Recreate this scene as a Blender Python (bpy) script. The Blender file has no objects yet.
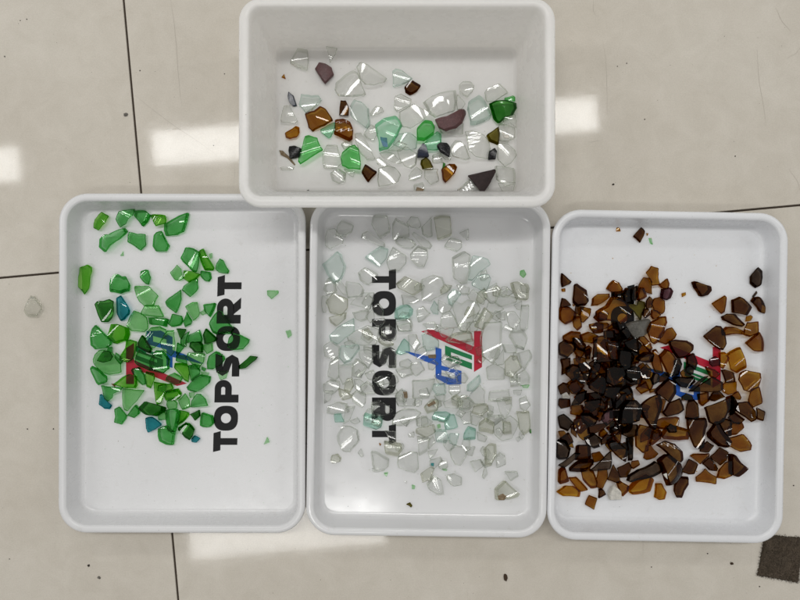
import bpy, bmesh, math, random
import numpy as np
from mathutils import Vector, Matrix

# ---------------------------------------------------------------- camera, world, lamps, exposure
CAM_H = 0.65            # camera height above the floor (m)
FPX = 620.0             # focal length in photo pixels (photo is 800 px wide)
CEIL = 2.6              # height of the ceiling lamps
sc = bpy.context.scene
C = sc.collection
cam_data = bpy.data.cameras.new("camera")
cam_data.sensor_fit = 'HORIZONTAL'
cam_data.sensor_width = 36.0
cam_data.lens = 36.0 * FPX / 800.0
cam_data.clip_start = 0.01
cam_data.clip_end = 50.0
cam = bpy.data.objects.new("camera", cam_data)
cam.location = (0, 0, CAM_H)
C.objects.link(cam)
sc.camera = cam

world = bpy.data.worlds.new("World")
sc.world = world
world.use_nodes = True
bg = world.node_tree.nodes["Background"]
bg.inputs["Color"].default_value = (1.0, 0.985, 0.96, 1)
bg.inputs["Strength"].default_value = WORLD_STRENGTH = 0.275

LAMPS = [  # name, centre as mirrored in the floor (photo px), length px, width px, radiance
    ("mirrored_or_added_lamp", 375, 131, 446, 34, 20.0),
    ("mirrored_or_added_lamp", -203, 181, 446, 34, 17.0),
    ("mirrored_or_added_lamp", 287, 528, 196, 46, 14.0),
    ("mirrored_or_added_lamp", 1060, 75, 446, 34, 13.0),  # this row and all below: unseen lamps, added for sideways light on walls
    ("mirrored_or_added_lamp", 340, -290, 446, 34, 13.0),
    ("mirrored_or_added_lamp", 1000, -345, 446, 34, 13.0),
    ("mirrored_or_added_lamp", -240, -240, 446, 34, 13.0),
    ("mirrored_or_added_lamp", 1070, 470, 446, 34, 9.0),
]
VD = CAM_H + CEIL
for nm, px, py, L, W, rad in LAMPS:
    ld = bpy.data.lights.new(nm, 'AREA')
    ld.shape = 'RECTANGLE'
    ld.size = L / FPX * VD
    ld.size_y = W / FPX * VD
    ld.energy = rad * math.pi * ld.size * ld.size_y
    ld.color = (1.0, 0.99, 0.965)
    lo = bpy.data.objects.new(nm, ld)
    lo.location = ((px - 400) / FPX * VD, (300 - py) / FPX * VD, CEIL)
    lo.rotation_euler = (0, 0, math.radians(4.6))
    C.objects.link(lo)

sc.view_settings.view_transform = 'Standard'
sc.view_settings.look = 'None'
sc.view_settings.exposure = 0.04
sc.view_settings.gamma = 1.0
sc.view_settings.use_curve_mapping = False
sc.render.engine = 'CYCLES'
cy = sc.cycles
cy.max_bounces = 14
cy.diffuse_bounces = 4
cy.glossy_bounces = 4
cy.transmission_bounces = 10
cy.transparent_max_bounces = 64
cy.use_denoising = True
cy.caustics_reflective = False
cy.sample_clamp_indirect = 6.0

random.seed(7)
rng = np.random.default_rng(7)

def P(px, py, z=0.0):
    """point of the place seen at photo pixel (px, py) and standing at height z"""
    k = (CAM_H - z) / FPX
    return Vector(((px - 400.0) * k, (300.0 - py) * k, z))

# ---------------------------------------------------------------- materials
def new_mat(name):
    m = bpy.data.materials.new(name)
    m.use_nodes = True
    nt = m.node_tree
    nt.nodes.clear()
    out = nt.nodes.new("ShaderNodeOutputMaterial")
    return m, nt, out

def node(nt, kind, **kw):
    n = nt.nodes.new(kind)
    for k, v in kw.items():
        if k in n.inputs:
            n.inputs[k].default_value = v
        else:
            setattr(n, k, v)
    return n

def ramp(nt, fac, stops):
    r = nt.nodes.new("ShaderNodeValToRGB")
    el = r.color_ramp.elements
    while len(el) < len(stops):
        el.new(0.5)
    for e, (p, c) in zip(el, stops):
        e.position = p
        e.color = (*c, 1) if len(c) == 3 else c
    nt.links.new(fac, r.inputs["Fac"])
    return r.outputs["Color"]

def mixc(nt, fac, a, b, mode='MIX'):
    m = nt.nodes.new("ShaderNodeMix")
    m.data_type = 'RGBA'
    m.blend_type = mode
    for s, v in ((m.inputs[0], fac), (m.inputs[6], a), (m.inputs[7], b)):
        if isinstance(v, bpy.types.NodeSocket):
            nt.links.new(v, s)
        else:
            s.default_value = v if isinstance(v, (int, float)) else ((*v, 1) if len(v) == 3 else v)
    return m.outputs[2]

def noise(nt, scale, detail=4, rough=0.5, vec=None, dist=0.0):
    n = node(nt, "ShaderNodeTexNoise", Scale=scale, Detail=detail, Roughness=rough, Distortion=dist)
    if vec is not None:
        nt.links.new(vec, n.inputs["Vector"])
    return n.outputs["Fac"]

def obj_coords(nt, scale=None):
    g = nt.nodes.new("ShaderNodeNewGeometry")
    if scale is None:
        return g.outputs["Position"]
    mp = node(nt, "ShaderNodeMapping", Scale=scale)
    nt.links.new(g.outputs["Position"], mp.inputs["Vector"])
    return mp.outputs["Vector"]

def specks(nt, vec, scale, size, density):
    """little dots: voronoi cells of which a share carries a dot"""
    v = node(nt, "ShaderNodeTexVoronoi", Scale=scale)
    v.feature = 'F1'
    nt.links.new(vec, v.inputs["Vector"])
    sep = nt.nodes.new("ShaderNodeSeparateColor")
    nt.links.new(v.outputs["Color"], sep.inputs[0])
    has = node(nt, "ShaderNodeMath", operation='LESS_THAN')
    nt.links.new(sep.outputs[0], has.inputs[0]); has.inputs[1].default_value = density
    sz = node(nt, "ShaderNodeMath", operation='MULTIPLY')
    nt.links.new(sep.outputs[1], sz.inputs[0]); sz.inputs[1].default_value = size
    dot = node(nt, "ShaderNodeMath", operation='LESS_THAN')
    nt.links.new(v.outputs["Distance"], dot.inputs[0]); nt.links.new(sz.outputs[0], dot.inputs[1])
    mul = node(nt, "ShaderNodeMath", operation='MULTIPLY')
    nt.links.new(has.outputs[0], mul.inputs[0]); nt.links.new(dot.outputs[0], mul.inputs[1])
    return mul.outputs[0]

def bump(nt, height, strength, distance, normal=None):
    b = node(nt, "ShaderNodeBump", Strength=strength, Distance=distance)
    nt.links.new(height, b.inputs["Height"])
    if normal is not None:
        nt.links.new(normal, b.inputs["Normal"])
    return b.outputs["Normal"]

def principled(name, color, rough=0.5, spec=0.5, coat=0.0, bump_args=None):
    m, nt, out = new_mat(name)
    p = node(nt, "ShaderNodeBsdfPrincipled", Roughness=rough)
    p.inputs["Base Color"].default_value = (*color, 1)
    p.inputs["Specular IOR Level"].default_value = spec
    p.inputs["Coat Weight"].default_value = coat
    if bump_args:
        s, st, d = bump_args
        nt.links.new(bump(nt, noise(nt, s, 5, 0.6, obj_coords(nt)), st, d), p.inputs["Normal"])
    nt.links.new(p.outputs[0], out.inputs[0])
    return m

def tile_material():
    m, nt, out = new_mat("polished_cream_tile")
    v = obj_coords(nt)
    base = (0.465, 0.432, 0.372)
    c = ramp(nt, noise(nt, 6, 5, 0.6, v), [(0.3, (0.56, 0.518, 0.452)), (0.7, (0.615, 0.577, 0.512))])
    grain = ramp(nt, noise(nt, 700, 3, 0.7, v), [(0.3, (0.86, 0.86, 0.85)), (0.7, (1.06, 1.06, 1.06))])
    c = mixc(nt, 0.6, c, grain, 'MULTIPLY')
    cloud = ramp(nt, noise(nt, 35, 6, 0.7, v, 0.6), [(0.35, (0.93, 0.925, 0.91)), (0.65, (1.03, 1.03, 1.03))])
    c = mixc(nt, 0.8, c, cloud, 'MULTIPLY')
    streak = ramp(nt, noise(nt, 1, 3, 0.6, obj_coords(nt, (320, 9, 1))), [(0.66, (0, 0, 0)), (0.74, (1, 1, 1))])
    sm = mixc(nt, 1.0, streak, ramp(nt, noise(nt, 14, 2, 0.5, v), [(0.55, (0, 0, 0)), (0.7, (1, 1, 1))]), 'MULTIPLY')
    c = mixc(nt, sm, c, mixc(nt, 0.35, c, (0.25, 0.22, 0.18)))
    for s, size, dens in ((55, 0.022, 0.22), (120, 0.04, 0.10), (300, 0.12, 0.05)):
        c = mixc(nt, specks(nt, v, s, size, dens), c, (0.10, 0.085, 0.065))
    p = node(nt, "ShaderNodeBsdfPrincipled")
    nt.links.new(c, p.inputs["Base Color"])
    r = ramp(nt, noise(nt, 160, 5, 0.75, v), [(0.35, (0.035,) * 3), (0.7, (0.10,) * 3)])
    nt.links.new(r, p.inputs["Roughness"])
    p.inputs["Specular IOR Level"].default_value = 0.27
    n1 = bump(nt, noise(nt, 260, 3, 0.6, v), 0.035, 0.0003)
    nt.links.new(n1, p.inputs["Normal"])
    nt.links.new(p.outputs[0], out.inputs[0])
    return m

def plastic_material(name, color, rough, seed, spec=0.45, through=0.0):
    m, nt, out = new_mat(name)
    mp = node(nt, "ShaderNodeMapping", Location=(seed * 3.1, seed * 1.7, 0))
    g = nt.nodes.new("ShaderNodeNewGeometry")
    nt.links.new(g.outputs["Position"], mp.inputs["Vector"])
    v = mp.outputs["Vector"]
    lo = tuple(x * 0.955 for x in color)
    c = ramp(nt, noise(nt, 7, 5, 0.6, v), [(0.3, lo), (0.7, color)])
    dirt = ramp(nt, noise(nt, 60, 6, 0.75, v, 0.4), [(0.60, (0, 0, 0)), (0.78, (1, 1, 1))])
    c = mixc(nt, dirt, c, tuple(x * y for x, y in zip(color, (0.84, 0.825, 0.80))))
    for s, size, dens, col in ((70, 0.028, 0.22, (0.09, 0.08, 0.07)), (170, 0.09, 0.07, (0.33, 0.30, 0.26)), (320, 0.16, 0.05, (0.45, 0.45, 0.44))):
        c = mixc(nt, specks(nt, v, s, size, dens), c, col)
    sc1 = ramp(nt, noise(nt, 1, 3, 0.6, obj_coords(nt, (26, 420, 5)), 0.3), [(0.70, (0, 0, 0)), (0.76, (1, 1, 1))])
    sc1 = mixc(nt, 1.0, sc1, ramp(nt, noise(nt, 16, 2, 0.5, v), [(0.52, (0, 0, 0)), (0.66, (0.7, 0.7, 0.7))]), 'MULTIPLY')
    c = mixc(nt, sc1, c, tuple(x * 0.80 for x in color))
    p = node(nt, "ShaderNodeBsdfPrincipled")
    nt.links.new(c, p.inputs["Base Color"])
    r = ramp(nt, noise(nt, 45, 5, 0.7, v), [(0.3, (rough,) * 3), (0.75, (rough + 0.13,) * 3)])
    nt.links.new(r, p.inputs["Roughness"])
    p.inputs["Specular IOR Level"].default_value = spec
    n1 = bump(nt, noise(nt, 500, 4, 0.7, v), 0.08, 0.0002)
    n1 = bump(nt, noise(nt, 18, 2, 0.5, v), 0.10, 0.001, n1)
    nt.links.new(n1, p.inputs["Normal"])
    res = p.outputs[0]
    if through:      # thin walls let light through
        tl = node(nt, "ShaderNodeBsdfTranslucent"); tl.inputs["Color"].default_value = (0.97, 0.965, 0.955, 1)
        mx = node(nt, "ShaderNodeMixShader", Fac=through)
        nt.links.new(res, mx.inputs[1]); nt.links.new(tl.outputs[0], mx.inputs[2])
        res = mx.outputs[0]
    nt.links.new(res, out.inputs[0])
    return m

def glass_material(name, seen, rough=0.02, wavy=0.22, edge=None, refr=0.0, f0=0.034):
    """broken bottle glass. seen = colour of white light after passing in and out through a piece;
    returns (face, edge): the broken edge is the same glass with a longer way through it"""
    face_c = tuple(max(x, 1e-4) ** 0.25 for x in seen)
    m, nt, out = new_mat(name)
    g = nt.nodes.new("ShaderNodeNewGeometry")
    v = g.outputs["Position"]
    tint = mixc(nt, ramp(nt, noise(nt, 90, 3, 0.6, v), [(0.3, (0, 0, 0)), (0.7, (1, 1, 1))]),
                tuple(x ** 1.2 for x in face_c), tuple(min(1, x ** 0.82) for x in face_c))
    nrm = bump(nt, noise(nt, 45, 0, 0.3, v), wavy, 0.0012)
    # every seventh piece or so carries the moulded ribs of its bottle
    tc = nt.nodes.new("ShaderNodeTexCoord"); oi = nt.nodes.new("ShaderNodeObjectInfo")
    an = node(nt, "ShaderNodeMath", operation='MULTIPLY'); nt.links.new(oi.outputs["Random"], an.inputs[0]); an.inputs[1].default_value = 91.0
    vr = node(nt, "ShaderNodeVectorRotate", rotation_type='Z_AXIS'); nt.links.new(tc.outputs["Object"], vr.inputs["Vector"]); nt.links.new(an.outputs[0], vr.inputs["Angle"])
    wv = node(nt, "ShaderNodeTexWave", Scale=80.0, Distortion=0.0); nt.links.new(vr.outputs[0], wv.inputs["Vector"])
    gt = node(nt, "ShaderNodeMath", operation='GREATER_THAN'); nt.links.new(oi.outputs["Random"], gt.inputs[0]); gt.inputs[1].default_value = 0.86
    wh = node(nt, "ShaderNodeMath", operation='MULTIPLY'); nt.links.new(wv.outputs["Fac"], wh.inputs[0]); nt.links.new(gt.outputs[0], wh.inputs[1])
    nrm = bump(nt, wh.outputs[0], 0.5, 0.00012, nrm)
    lw = node(nt, "ShaderNodeLayerWeight", Blend=0.5)      # Schlick's Fresnel term for thin glass, the same from both sides
    nt.links.new(nrm, lw.inputs["Normal"])
    pw = node(nt, "ShaderNodeMath", operation='POWER'); nt.links.new(lw.outputs["Facing"], pw.inputs[0]); pw.inputs[1].default_value = 5.0
    fr = node(nt, "ShaderNodeMath", operation='MULTIPLY_ADD'); nt.links.new(pw.outputs[0], fr.inputs[0])
    fr.inputs[1].default_value = 0.95; fr.inputs[2].default_value = f0
    tr = nt.nodes.new("ShaderNodeBsdfTransparent")
    nt.links.new(tint, tr.inputs["Color"])
    body = tr.outputs[0]
    if refr > 0:
        rf = node(nt, "ShaderNodeBsdfRefraction", IOR=1.5, Roughness=0.02)
        nt.links.new(tint, rf.inputs["Color"])
        nt.links.new(nrm, rf.inputs["Normal"])
        mx0 = node(nt, "ShaderNodeMixShader", Fac=refr)
        nt.links.new(body, mx0.inputs[1]); nt.links.new(rf.outputs[0], mx0.inputs[2])
        body = mx0.outputs[0]
    gl = node(nt, "ShaderNodeBsdfGlossy", Roughness=rough)
    nt.links.new(nrm, gl.inputs["Normal"])
    mx = nt.nodes.new("ShaderNodeMixShader")
    nt.links.new(fr.outputs[0], mx.inputs[0])
    nt.links.new(body, mx.inputs[1]); nt.links.new(gl.outputs[0], mx.inputs[2])
    nt.links.new(mx.outputs[0], out.inputs[0])

    e, nt, out = new_mat(name + "_edge")
    ec = edge or tuple(max(x ** 3.6, 1e-4) for x in face_c)
    tr = node(nt, "ShaderNodeBsdfTransparent"); tr.inputs["Color"].default_value = (*ec, 1)
    gs = node(nt, "ShaderNodeBsdfGlass", Roughness=0.04, IOR=1.5); gs.inputs["Color"].default_value = (*ec, 1)
    g = nt.nodes.new("ShaderNodeNewGeometry")
    nrm = bump(nt, noise(nt, 350, 2, 0.5, g.outputs["Position"]), 0.4, 0.0006)
    nt.links.new(nrm, gs.inputs["Normal"])
    mx = node(nt, "ShaderNodeMixShader", Fac=0.45)
    nt.links.new(tr.outputs[0], mx.inputs[1]); nt.links.new(gs.outputs[0], mx.inputs[2])
    nt.links.new(mx.outputs[0], out.inputs[0])
    return m, e

def coated_material(name, color, rough=0.35, speckle=None, spec=0.5):
    m, nt, out = new_mat(name)
    g = nt.nodes.new("ShaderNodeNewGeometry"); v = g.outputs["Position"]
    c = ramp(nt, noise(nt, 250, 4, 0.7, v), [(0.3, tuple(x * 0.7 for x in color)), (0.7, tuple(min(1, x * 1.25) for x in color))])
    if speckle:
        c = mixc(nt, ramp(nt, noise(nt, 800, 3, 0.7, v), [(0.56, (0, 0, 0)), (0.66, (1, 1, 1))]), c, speckle)
    p = node(nt, "ShaderNodeBsdfPrincipled", Roughness=rough)
    p.inputs["Specular IOR Level"].default_value = spec
    nt.links.new(c, p.inputs["Base Color"])
    nt.links.new(bump(nt, noise(nt, 700, 4, 0.65, v), 0.35, 0.0004), p.inputs["Normal"])
    nt.links.new(p.outputs[0], out.inputs[0])
    return m, m

GLASS = {  # code: (colour word, (face, edge), thickness factor)
    'g': ('mid green', glass_material('green_glass', (0.095, 0.47, 0.105)), 1.0),
    'e': ('light green', glass_material('light_green_glass', (0.24, 0.62, 0.215)), 1.0),
    'l': ('yellowish green', glass_material('yellow_green_glass', (0.125, 0.50, 0.025)), 1.0),
    'k': ('deep green', glass_material('deep_green_glass', (0.012, 0.18, 0.006)), 1.25),
    'p': ('pale green', glass_material('pale_green_glass', (0.42, 0.75, 0.40)), 0.8),
    't': ('teal', glass_material('teal_glass', (0.012, 0.27, 0.31)), 1.0),
    'h': ('bright green', glass_material('bright_green_glass', (0.13, 0.62, 0.15)), 1.0),
    'f': ('minty green', glass_material('minty_glass', (0.36, 0.74, 0.49)), 1.0),
    'a': ('pale aqua', glass_material('aqua_glass', (0.88, 0.985, 0.93), edge=(0.76, 0.85, 0.81), refr=0.18, f0=0.052), 1.0),
    'q': ('mint aqua', glass_material('mint_glass', (0.62, 0.89, 0.79), edge=(0.58, 0.76, 0.69), refr=0.08, f0=0.045), 1.0),
    'c': ('clear', glass_material('clear_glass', (0.985, 1.0, 0.97), edge=(0.83, 0.85, 0.81), refr=0.18, f0=0.052), 1.0),
    'v': ('greyish clear', glass_material('greyish_glass', (0.90, 0.915, 0.82), edge=(0.74, 0.75, 0.67), refr=0.18, f0=0.052), 1.1),
    'b': ('brown', glass_material('brown_glass', (0.245, 0.070, 0.0008)), 1.0),
    'y': ('amber', glass_material('amber_glass', (0.42, 0.16, 0.001)), 0.9),
    'd': ('dark brown', glass_material('dark_brown_glass', (0.072, 0.016, 0.0005)), 1.15),
    'o': ('olive', glass_material('olive_glass', (0.15, 0.12, 0.006)), 1.1),
    'n': ('blackish', glass_material('blackish_glass', (0.034, 0.015, 0.006)), 1.2),
    'u': ('wine purple', glass_material('wine_glass_piece', (0.085, 0.022, 0.030)), 1.1),
    'i': ('inky blue', coated_material('inky_blue_glass', (0.014, 0.018, 0.035), 0.15), 1.0),
    'm': ('maroon coated', coated_material('maroon_coating', (0.075, 0.026, 0.027), 0.45, (0.13, 0.07, 0.075)), 1.0),
    'r': ('jet black', coated_material('jet_black_glass', (0.007, 0.007, 0.008), 0.12, (0.022, 0.022, 0.024), 0.25), 1.1),
    'j': ('purplish black', coated_material('purple_black_glass', (0.026, 0.015, 0.015), 0.55, None, 0.2), 1.1),
    's': ('grey frosted', coated_material('grey_frosted_glass', (0.085, 0.08, 0.068), 0.35, (0.15, 0.145, 0.13)), 1.1),
    'w': ('milky white', coated_material('milky_glass', (0.52, 0.50, 0.45), 0.4), 0.9),
    'x': ('rusty brown', coated_material('rusty_residue', (0.17, 0.125, 0.075), 0.8, (0.36, 0.30, 0.22), 0.2), 0.25),
    'z': ('dusty blue', coated_material('blue_label', (0.10, 0.21, 0.30), 0.6, (0.25, 0.33, 0.36), 0.2), 0.25),
}
M_TILE = tile_material()
M_GROUT = principled("dark_joint", (0.055, 0.042, 0.032), 0.9, 0.1)
M_SCRATCH = principled("scratch_mark", (0.40, 0.365, 0.31), 0.4, 0.3)
M_TRAY = [plastic_material("white_plastic_a", (0.70, 0.703, 0.71), 0.22, 1),
          plastic_material("white_plastic_b", (0.715, 0.718, 0.725), 0.065, 2),
          plastic_material("white_plastic_c", (0.735, 0.745, 0.765), 0.22, 3)]
M_BIN_OUT = plastic_material("white_plastic_thin", (0.86, 0.855, 0.85), 0.3, 5, through=0.85)
M_BIN = plastic_material("white_plastic_d", (0.94, 0.935, 0.925), 0.22, 4, through=0.48)
M_INK = principled("black_ink", (0.008, 0.008, 0.009), 0.4, 0.2, bump_args=(900, 0.2, 0.0001))
M_RED = principled("red_ink", (0.42, 0.008, 0.030), 0.35, 0.4)
M_GREEN = principled("green_ink", (0.006, 0.17, 0.055), 0.35, 0.4)
M_BLUE = principled("blue_ink", (0.012, 0.095, 0.46), 0.35, 0.4)

# ---------------------------------------------------------------- helpers
def link_mesh(name, bm, mats, parent=None):
    me = bpy.data.meshes.new(name)
    bm.to_mesh(me); bm.free()
    for m in (mats if isinstance(mats, (list, tuple)) else [mats]):
        me.materials.append(m)
    o = bpy.data.objects.new(name, me)
    C.objects.link(o)
    if parent is not None:
        o.parent = parent
    return o

def empty(name, loc=(0, 0, 0)):
    o = bpy.data.objects.new(name, None)
    o.empty_display_size = 0.02
    o.location = loc
    C.objects.link(o)
    return o

def tag(o, label, cat, group=None, kind=None):
    o['label'] = label; o['category'] = cat
    if group: o['group'] = group
    if kind: o['kind'] = kind
    return o

def rring(x0, y0, x1, y1, r, z, seg=10):
    """rounded rectangle ring, counter-clockwise"""
    pts = []
    for cx, cyy, a0 in ((x1 - r, y1 - r, 0), (x0 + r, y1 - r, 90), (x0 + r, y0 + r, 180), (x1 - r, y0 + r, 270)):
        for i in range(seg + 1):
            a = math.radians(a0 + 90 * i / seg)
            pts.append((cx + r * math.cos(a), cyy + r * math.sin(a), z))
    return pts

def loft(bm, rings, xf=None, cap_last=False, cap_first=False, smooth=True):
    rows = []
    for ring in rings:
        rows.append([bm.verts.new(xf @ Vector(p) if xf else p) for p in ring])
    n = len(rows[0])
    for a, b in zip(rows, rows[1:]):
        for i in range(n):
            f = bm.faces.new((a[i], a[(i + 1) % n], b[(i + 1) % n], b[i]))
            f.smooth = smooth
    if cap_last:
        bm.faces.new(rows[-1])
    if cap_first:
        bm.faces.new(list(reversed(rows[0])))
    return rows

# ---------------------------------------------------------------- the floor: four big polished tiles with dark joints
def build_floor():
    ang = math.radians(5.2)
    cross = P(147.5, 264.5)
    R = Matrix.Rotation(ang, 4, 'Z')
    size, gap = 0.80, 0.0021
    floor = empty("floor"); floor['kind'] = 'structure'
    bm = bmesh.new()
    vs = [bm.verts.new(R @ Vector((x, y, -0.0016)) + cross) for x, y in ((-1.7, -1.7), (1.7, -1.7), (1.7, 1.7), (-1.7, 1.7))]
    bm.faces.new(vs)
    link_mesh("joint_filler", bm, M_GROUT, floor)
    tiles = {}
    for i in (-2, -1, 0, 1):
        for j in (-2, -1, 0, 1):
            x0, y0 = i * size + gap / 2, j * size + gap / 2
            x1, y1 = (i + 1) * size - gap / 2, (j + 1) * size - gap / 2
            bm = bmesh.new()
            rings = [rring(x0, y0, x1, y1, 0.0012, -0.008, 3), rring(x0, y0, x1, y1, 0.0012, -0.0005, 3),
                     rring(x0 + .0005, y0 + .0005, x1 - .0005, y1 - .0005, 0.0010, 0.0, 3)]
            loft(bm, rings, Matrix.Translation(cross) @ R, cap_last=True, smooth=False)
            tiles[(i, j)] = link_mesh("tile", bm, M_TILE, floor)
    # hairline scratches in the polish
    for a, b, w in (((170, -2), (183, 106), .35), ((135, 95), (216, 156), .25), ((603, 40), (609, 118), .3), ((757, 48), (765, 126), .25),
                 ((787, 60), (801, 47), .25), ((592, 0), (596, 16), .4), ((775, 8), (790, 32), .25), 
                 ((588, 141), (601, 142), .4), ((790, 168), (800, 190), .25)):
        pa, pb = P(*a), P(*b)
        n = 9
        d = (pb - pa); side = Vector((-d.y, d.x, 0)).normalized()
        bm = bmesh.new(); prev = None
        for i in range(n + 1):
            t = i / n
            c = pa + d * t + side * (math.sin(t * 5 + a[0]) * 0.0012 + random.uniform(-1, 1) * 0.0002)
            ww = w * 0.0005 * (0.25 + math.sin(math.pi * t))
            q = [bm.verts.new((c.x + side.x * s * ww, c.y + side.y * s * ww, 0.00012)) for s in (-1, 1)]
            if prev: bm.faces.new((prev[0], prev[1], q[1], q[0]))
            prev = q
        key = (0 if (pa.x > cross.x - 0.02) else -1, 0 if pa.y > 0.03 else -1)
        link_mesh("scratch", bm, M_SCRATCH, tiles[key])
build_floor()

# ---------------------------------------------------------------- trays
RIM_Z, FLOOR_Z = 0.027, 0.0028
def build_tray(cx, cyy, w, h, rot, mat, label):
    s = FPX / (CAM_H - RIM_Z)
    hw, hh = w / 2 / s, h / 2 / s
    c = P(cx, cyy, RIM_Z)
    root = empty("plastic_tray", (c.x, c.y, 0)); root.rotation_euler.z = -math.radians(rot)
    tag(root, label, "tray", "white serving trays on the floor")
    R = 0.029
    def ring(d, z):
        return rring(-hw + d, -hh + d, hw - d, hh - d, max(R - d, 0.004), z, 12)
    bm = bmesh.new()
    loft(bm, [ring(.0068, .0215), ring(.0012, .0218), ring(.0003, .0228), ring(0, .0245), ring(.0006, .0261), ring(.0019, .0269), ring(.0038, .0272),
              ring(.0056, .0270), ring(.0070, .0264), ring(.0079, .0252)])
    link_mesh("rim", bm, mat, root)
    bm = bmesh.new()
    loft(bm, [ring(.0079, .0252), ring(.0084, .0235), ring(.0106, .0095), ring(.0114, .0062), ring(.0126, .0043), ring(.0142, .0033), ring(.0160, FLOOR_Z)])
    loft(bm, [ring(.0150, .0002), ring(.0110, .0015), ring(.0085, .0060), ring(.0066, .0216)])
    link_mesh("wall", bm, mat, root)
    bm = bmesh.new()
    loft(bm, [ring(.0150, .0002), ring(.0161, .0003), ring(.0161, .0003)][:2], cap_first=False)
    r2 = [bm.verts.new(p) for p in ring(.0160, FLOOR_Z)]
    f = bm.faces.new(r2)
    r3 = [bm.verts.new(p) for p in ring(.0161, .0003)]
    bm.faces.new(list(reversed(r3)))
    link_mesh("base", bm, mat, root)
    return root

TRAYS = [
    build_tray(181.5, 363.4, 247.5, 340.5, 0.1, M_TRAY[0], "white plastic tray at the left holding green glass shards"),
    build_tray(428.4, 367.5, 241.5, 339.5, 0.8, M_TRAY[1], "white plastic tray in the middle holding clear glass shards"),
    build_tray(668.3, 376.6, 236.5, 331.5, 1.05, M_TRAY[2], "white plastic tray at the right heaped with brown glass shards"),
]

# deep bin standing behind the trays
BIN_RIM, BIN_FLOOR = 0.083, 0.0033
def build_bin():
    s = FPX / (CAM_H - BIN_RIM); sf = FPX / (CAM_H - BIN_FLOOR)
    ox0, ox1, oy0, oy1 = (238 - 400) / s, (556 - 400) / s, (300 - 207) / s, (300 + 3) / s
    ix0, ix1, iy0, iy1 = (248.5 - 400) / s, (545.5 - 400) / s, (300 - 196) / s, (300 - 6) / s
    fx0, fx1, fy0, fy1 = (277 - 400) / sf, (516 - 400) / sf, (300 - 190.5) / sf, (300 - 48) / sf
    root = empty("deep_bin", ((ox0 + ox1) / 2, (oy0 + oy1) / 2, 0))
    tag(root, "deep white plastic bin behind the trays holding mixed coloured glass", "bin")
    off = Matrix.Translation((-root.location.x, -root.location.y, 0))
    def mix(t, z, grow=0.0, r=None):
        L = lambda a, b: a + (b - a) * t
        rr = L(0.011, 0.007) if r is None else r
        return rring(L(ix0, fx0) - grow, L(iy0, fy0) - grow, L(ix1, fx1) + grow, L(iy1, fy1) + grow, rr + grow, z, 10)
    def out(d, z):
        return rring(ox0 + d, oy0 + d, ox1 - d, oy1 - d, 0.021 - d, z, 10)
    bm = bmesh.new()
    loft(bm, [mix(.06, BIN_RIM - .006, .0022), out(.0012, BIN_RIM - .0062), out(.0002, BIN_RIM - .0052), out(0, BIN_RIM - .003), out(.0007, BIN_RIM - .001), out(.002, BIN_RIM),
              out(.0055, BIN_RIM + .0001), mix(0, BIN_RIM - .0003, .0012), mix(.004, BIN_RIM - .0012, .0002), mix(.02, BIN_RIM - .003)], off)
    link_mesh("rim", bm, M_BIN, root)
    bm = bmesh.new()
    zz = lambda t: BIN_RIM - .0005 + (BIN_FLOOR - BIN_RIM) * t
    loft(bm, [mix(.02, BIN_RIM - .003), mix(.3, zz(.3)), mix(.6, zz(.6)), mix(.9, zz(.9) + .0002), mix(.955, zz(.955) + .0006), mix(1.0, BIN_FLOOR + .0008), mix(1.0, BIN_FLOOR, -.003, .008)], off)
    n0 = len(bm.faces)
    loft(bm, [mix(1, .0002, .0005), mix(.95, .005, .0022), mix(.06, BIN_RIM - .006, .0022)], off)
    bm.faces.ensure_lookup_table()
    for f in bm.faces[n0:]: f.material_index = 1
    link_mesh("wall", bm, [M_BIN, M_BIN_OUT], root)
    bm = bmesh.new()
    bm.faces.new([bm.verts.new(off @ Vector(p)) for p in mix(1.0, BIN_FLOOR, -.003, .008)])
    bm.faces.new([bm.verts.new(off @ Vector(p)) for p in reversed(mix(1, .0002, .0005))])
    link_mesh("base", bm, M_BIN, root)
    return root
BIN = build_bin()

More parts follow.
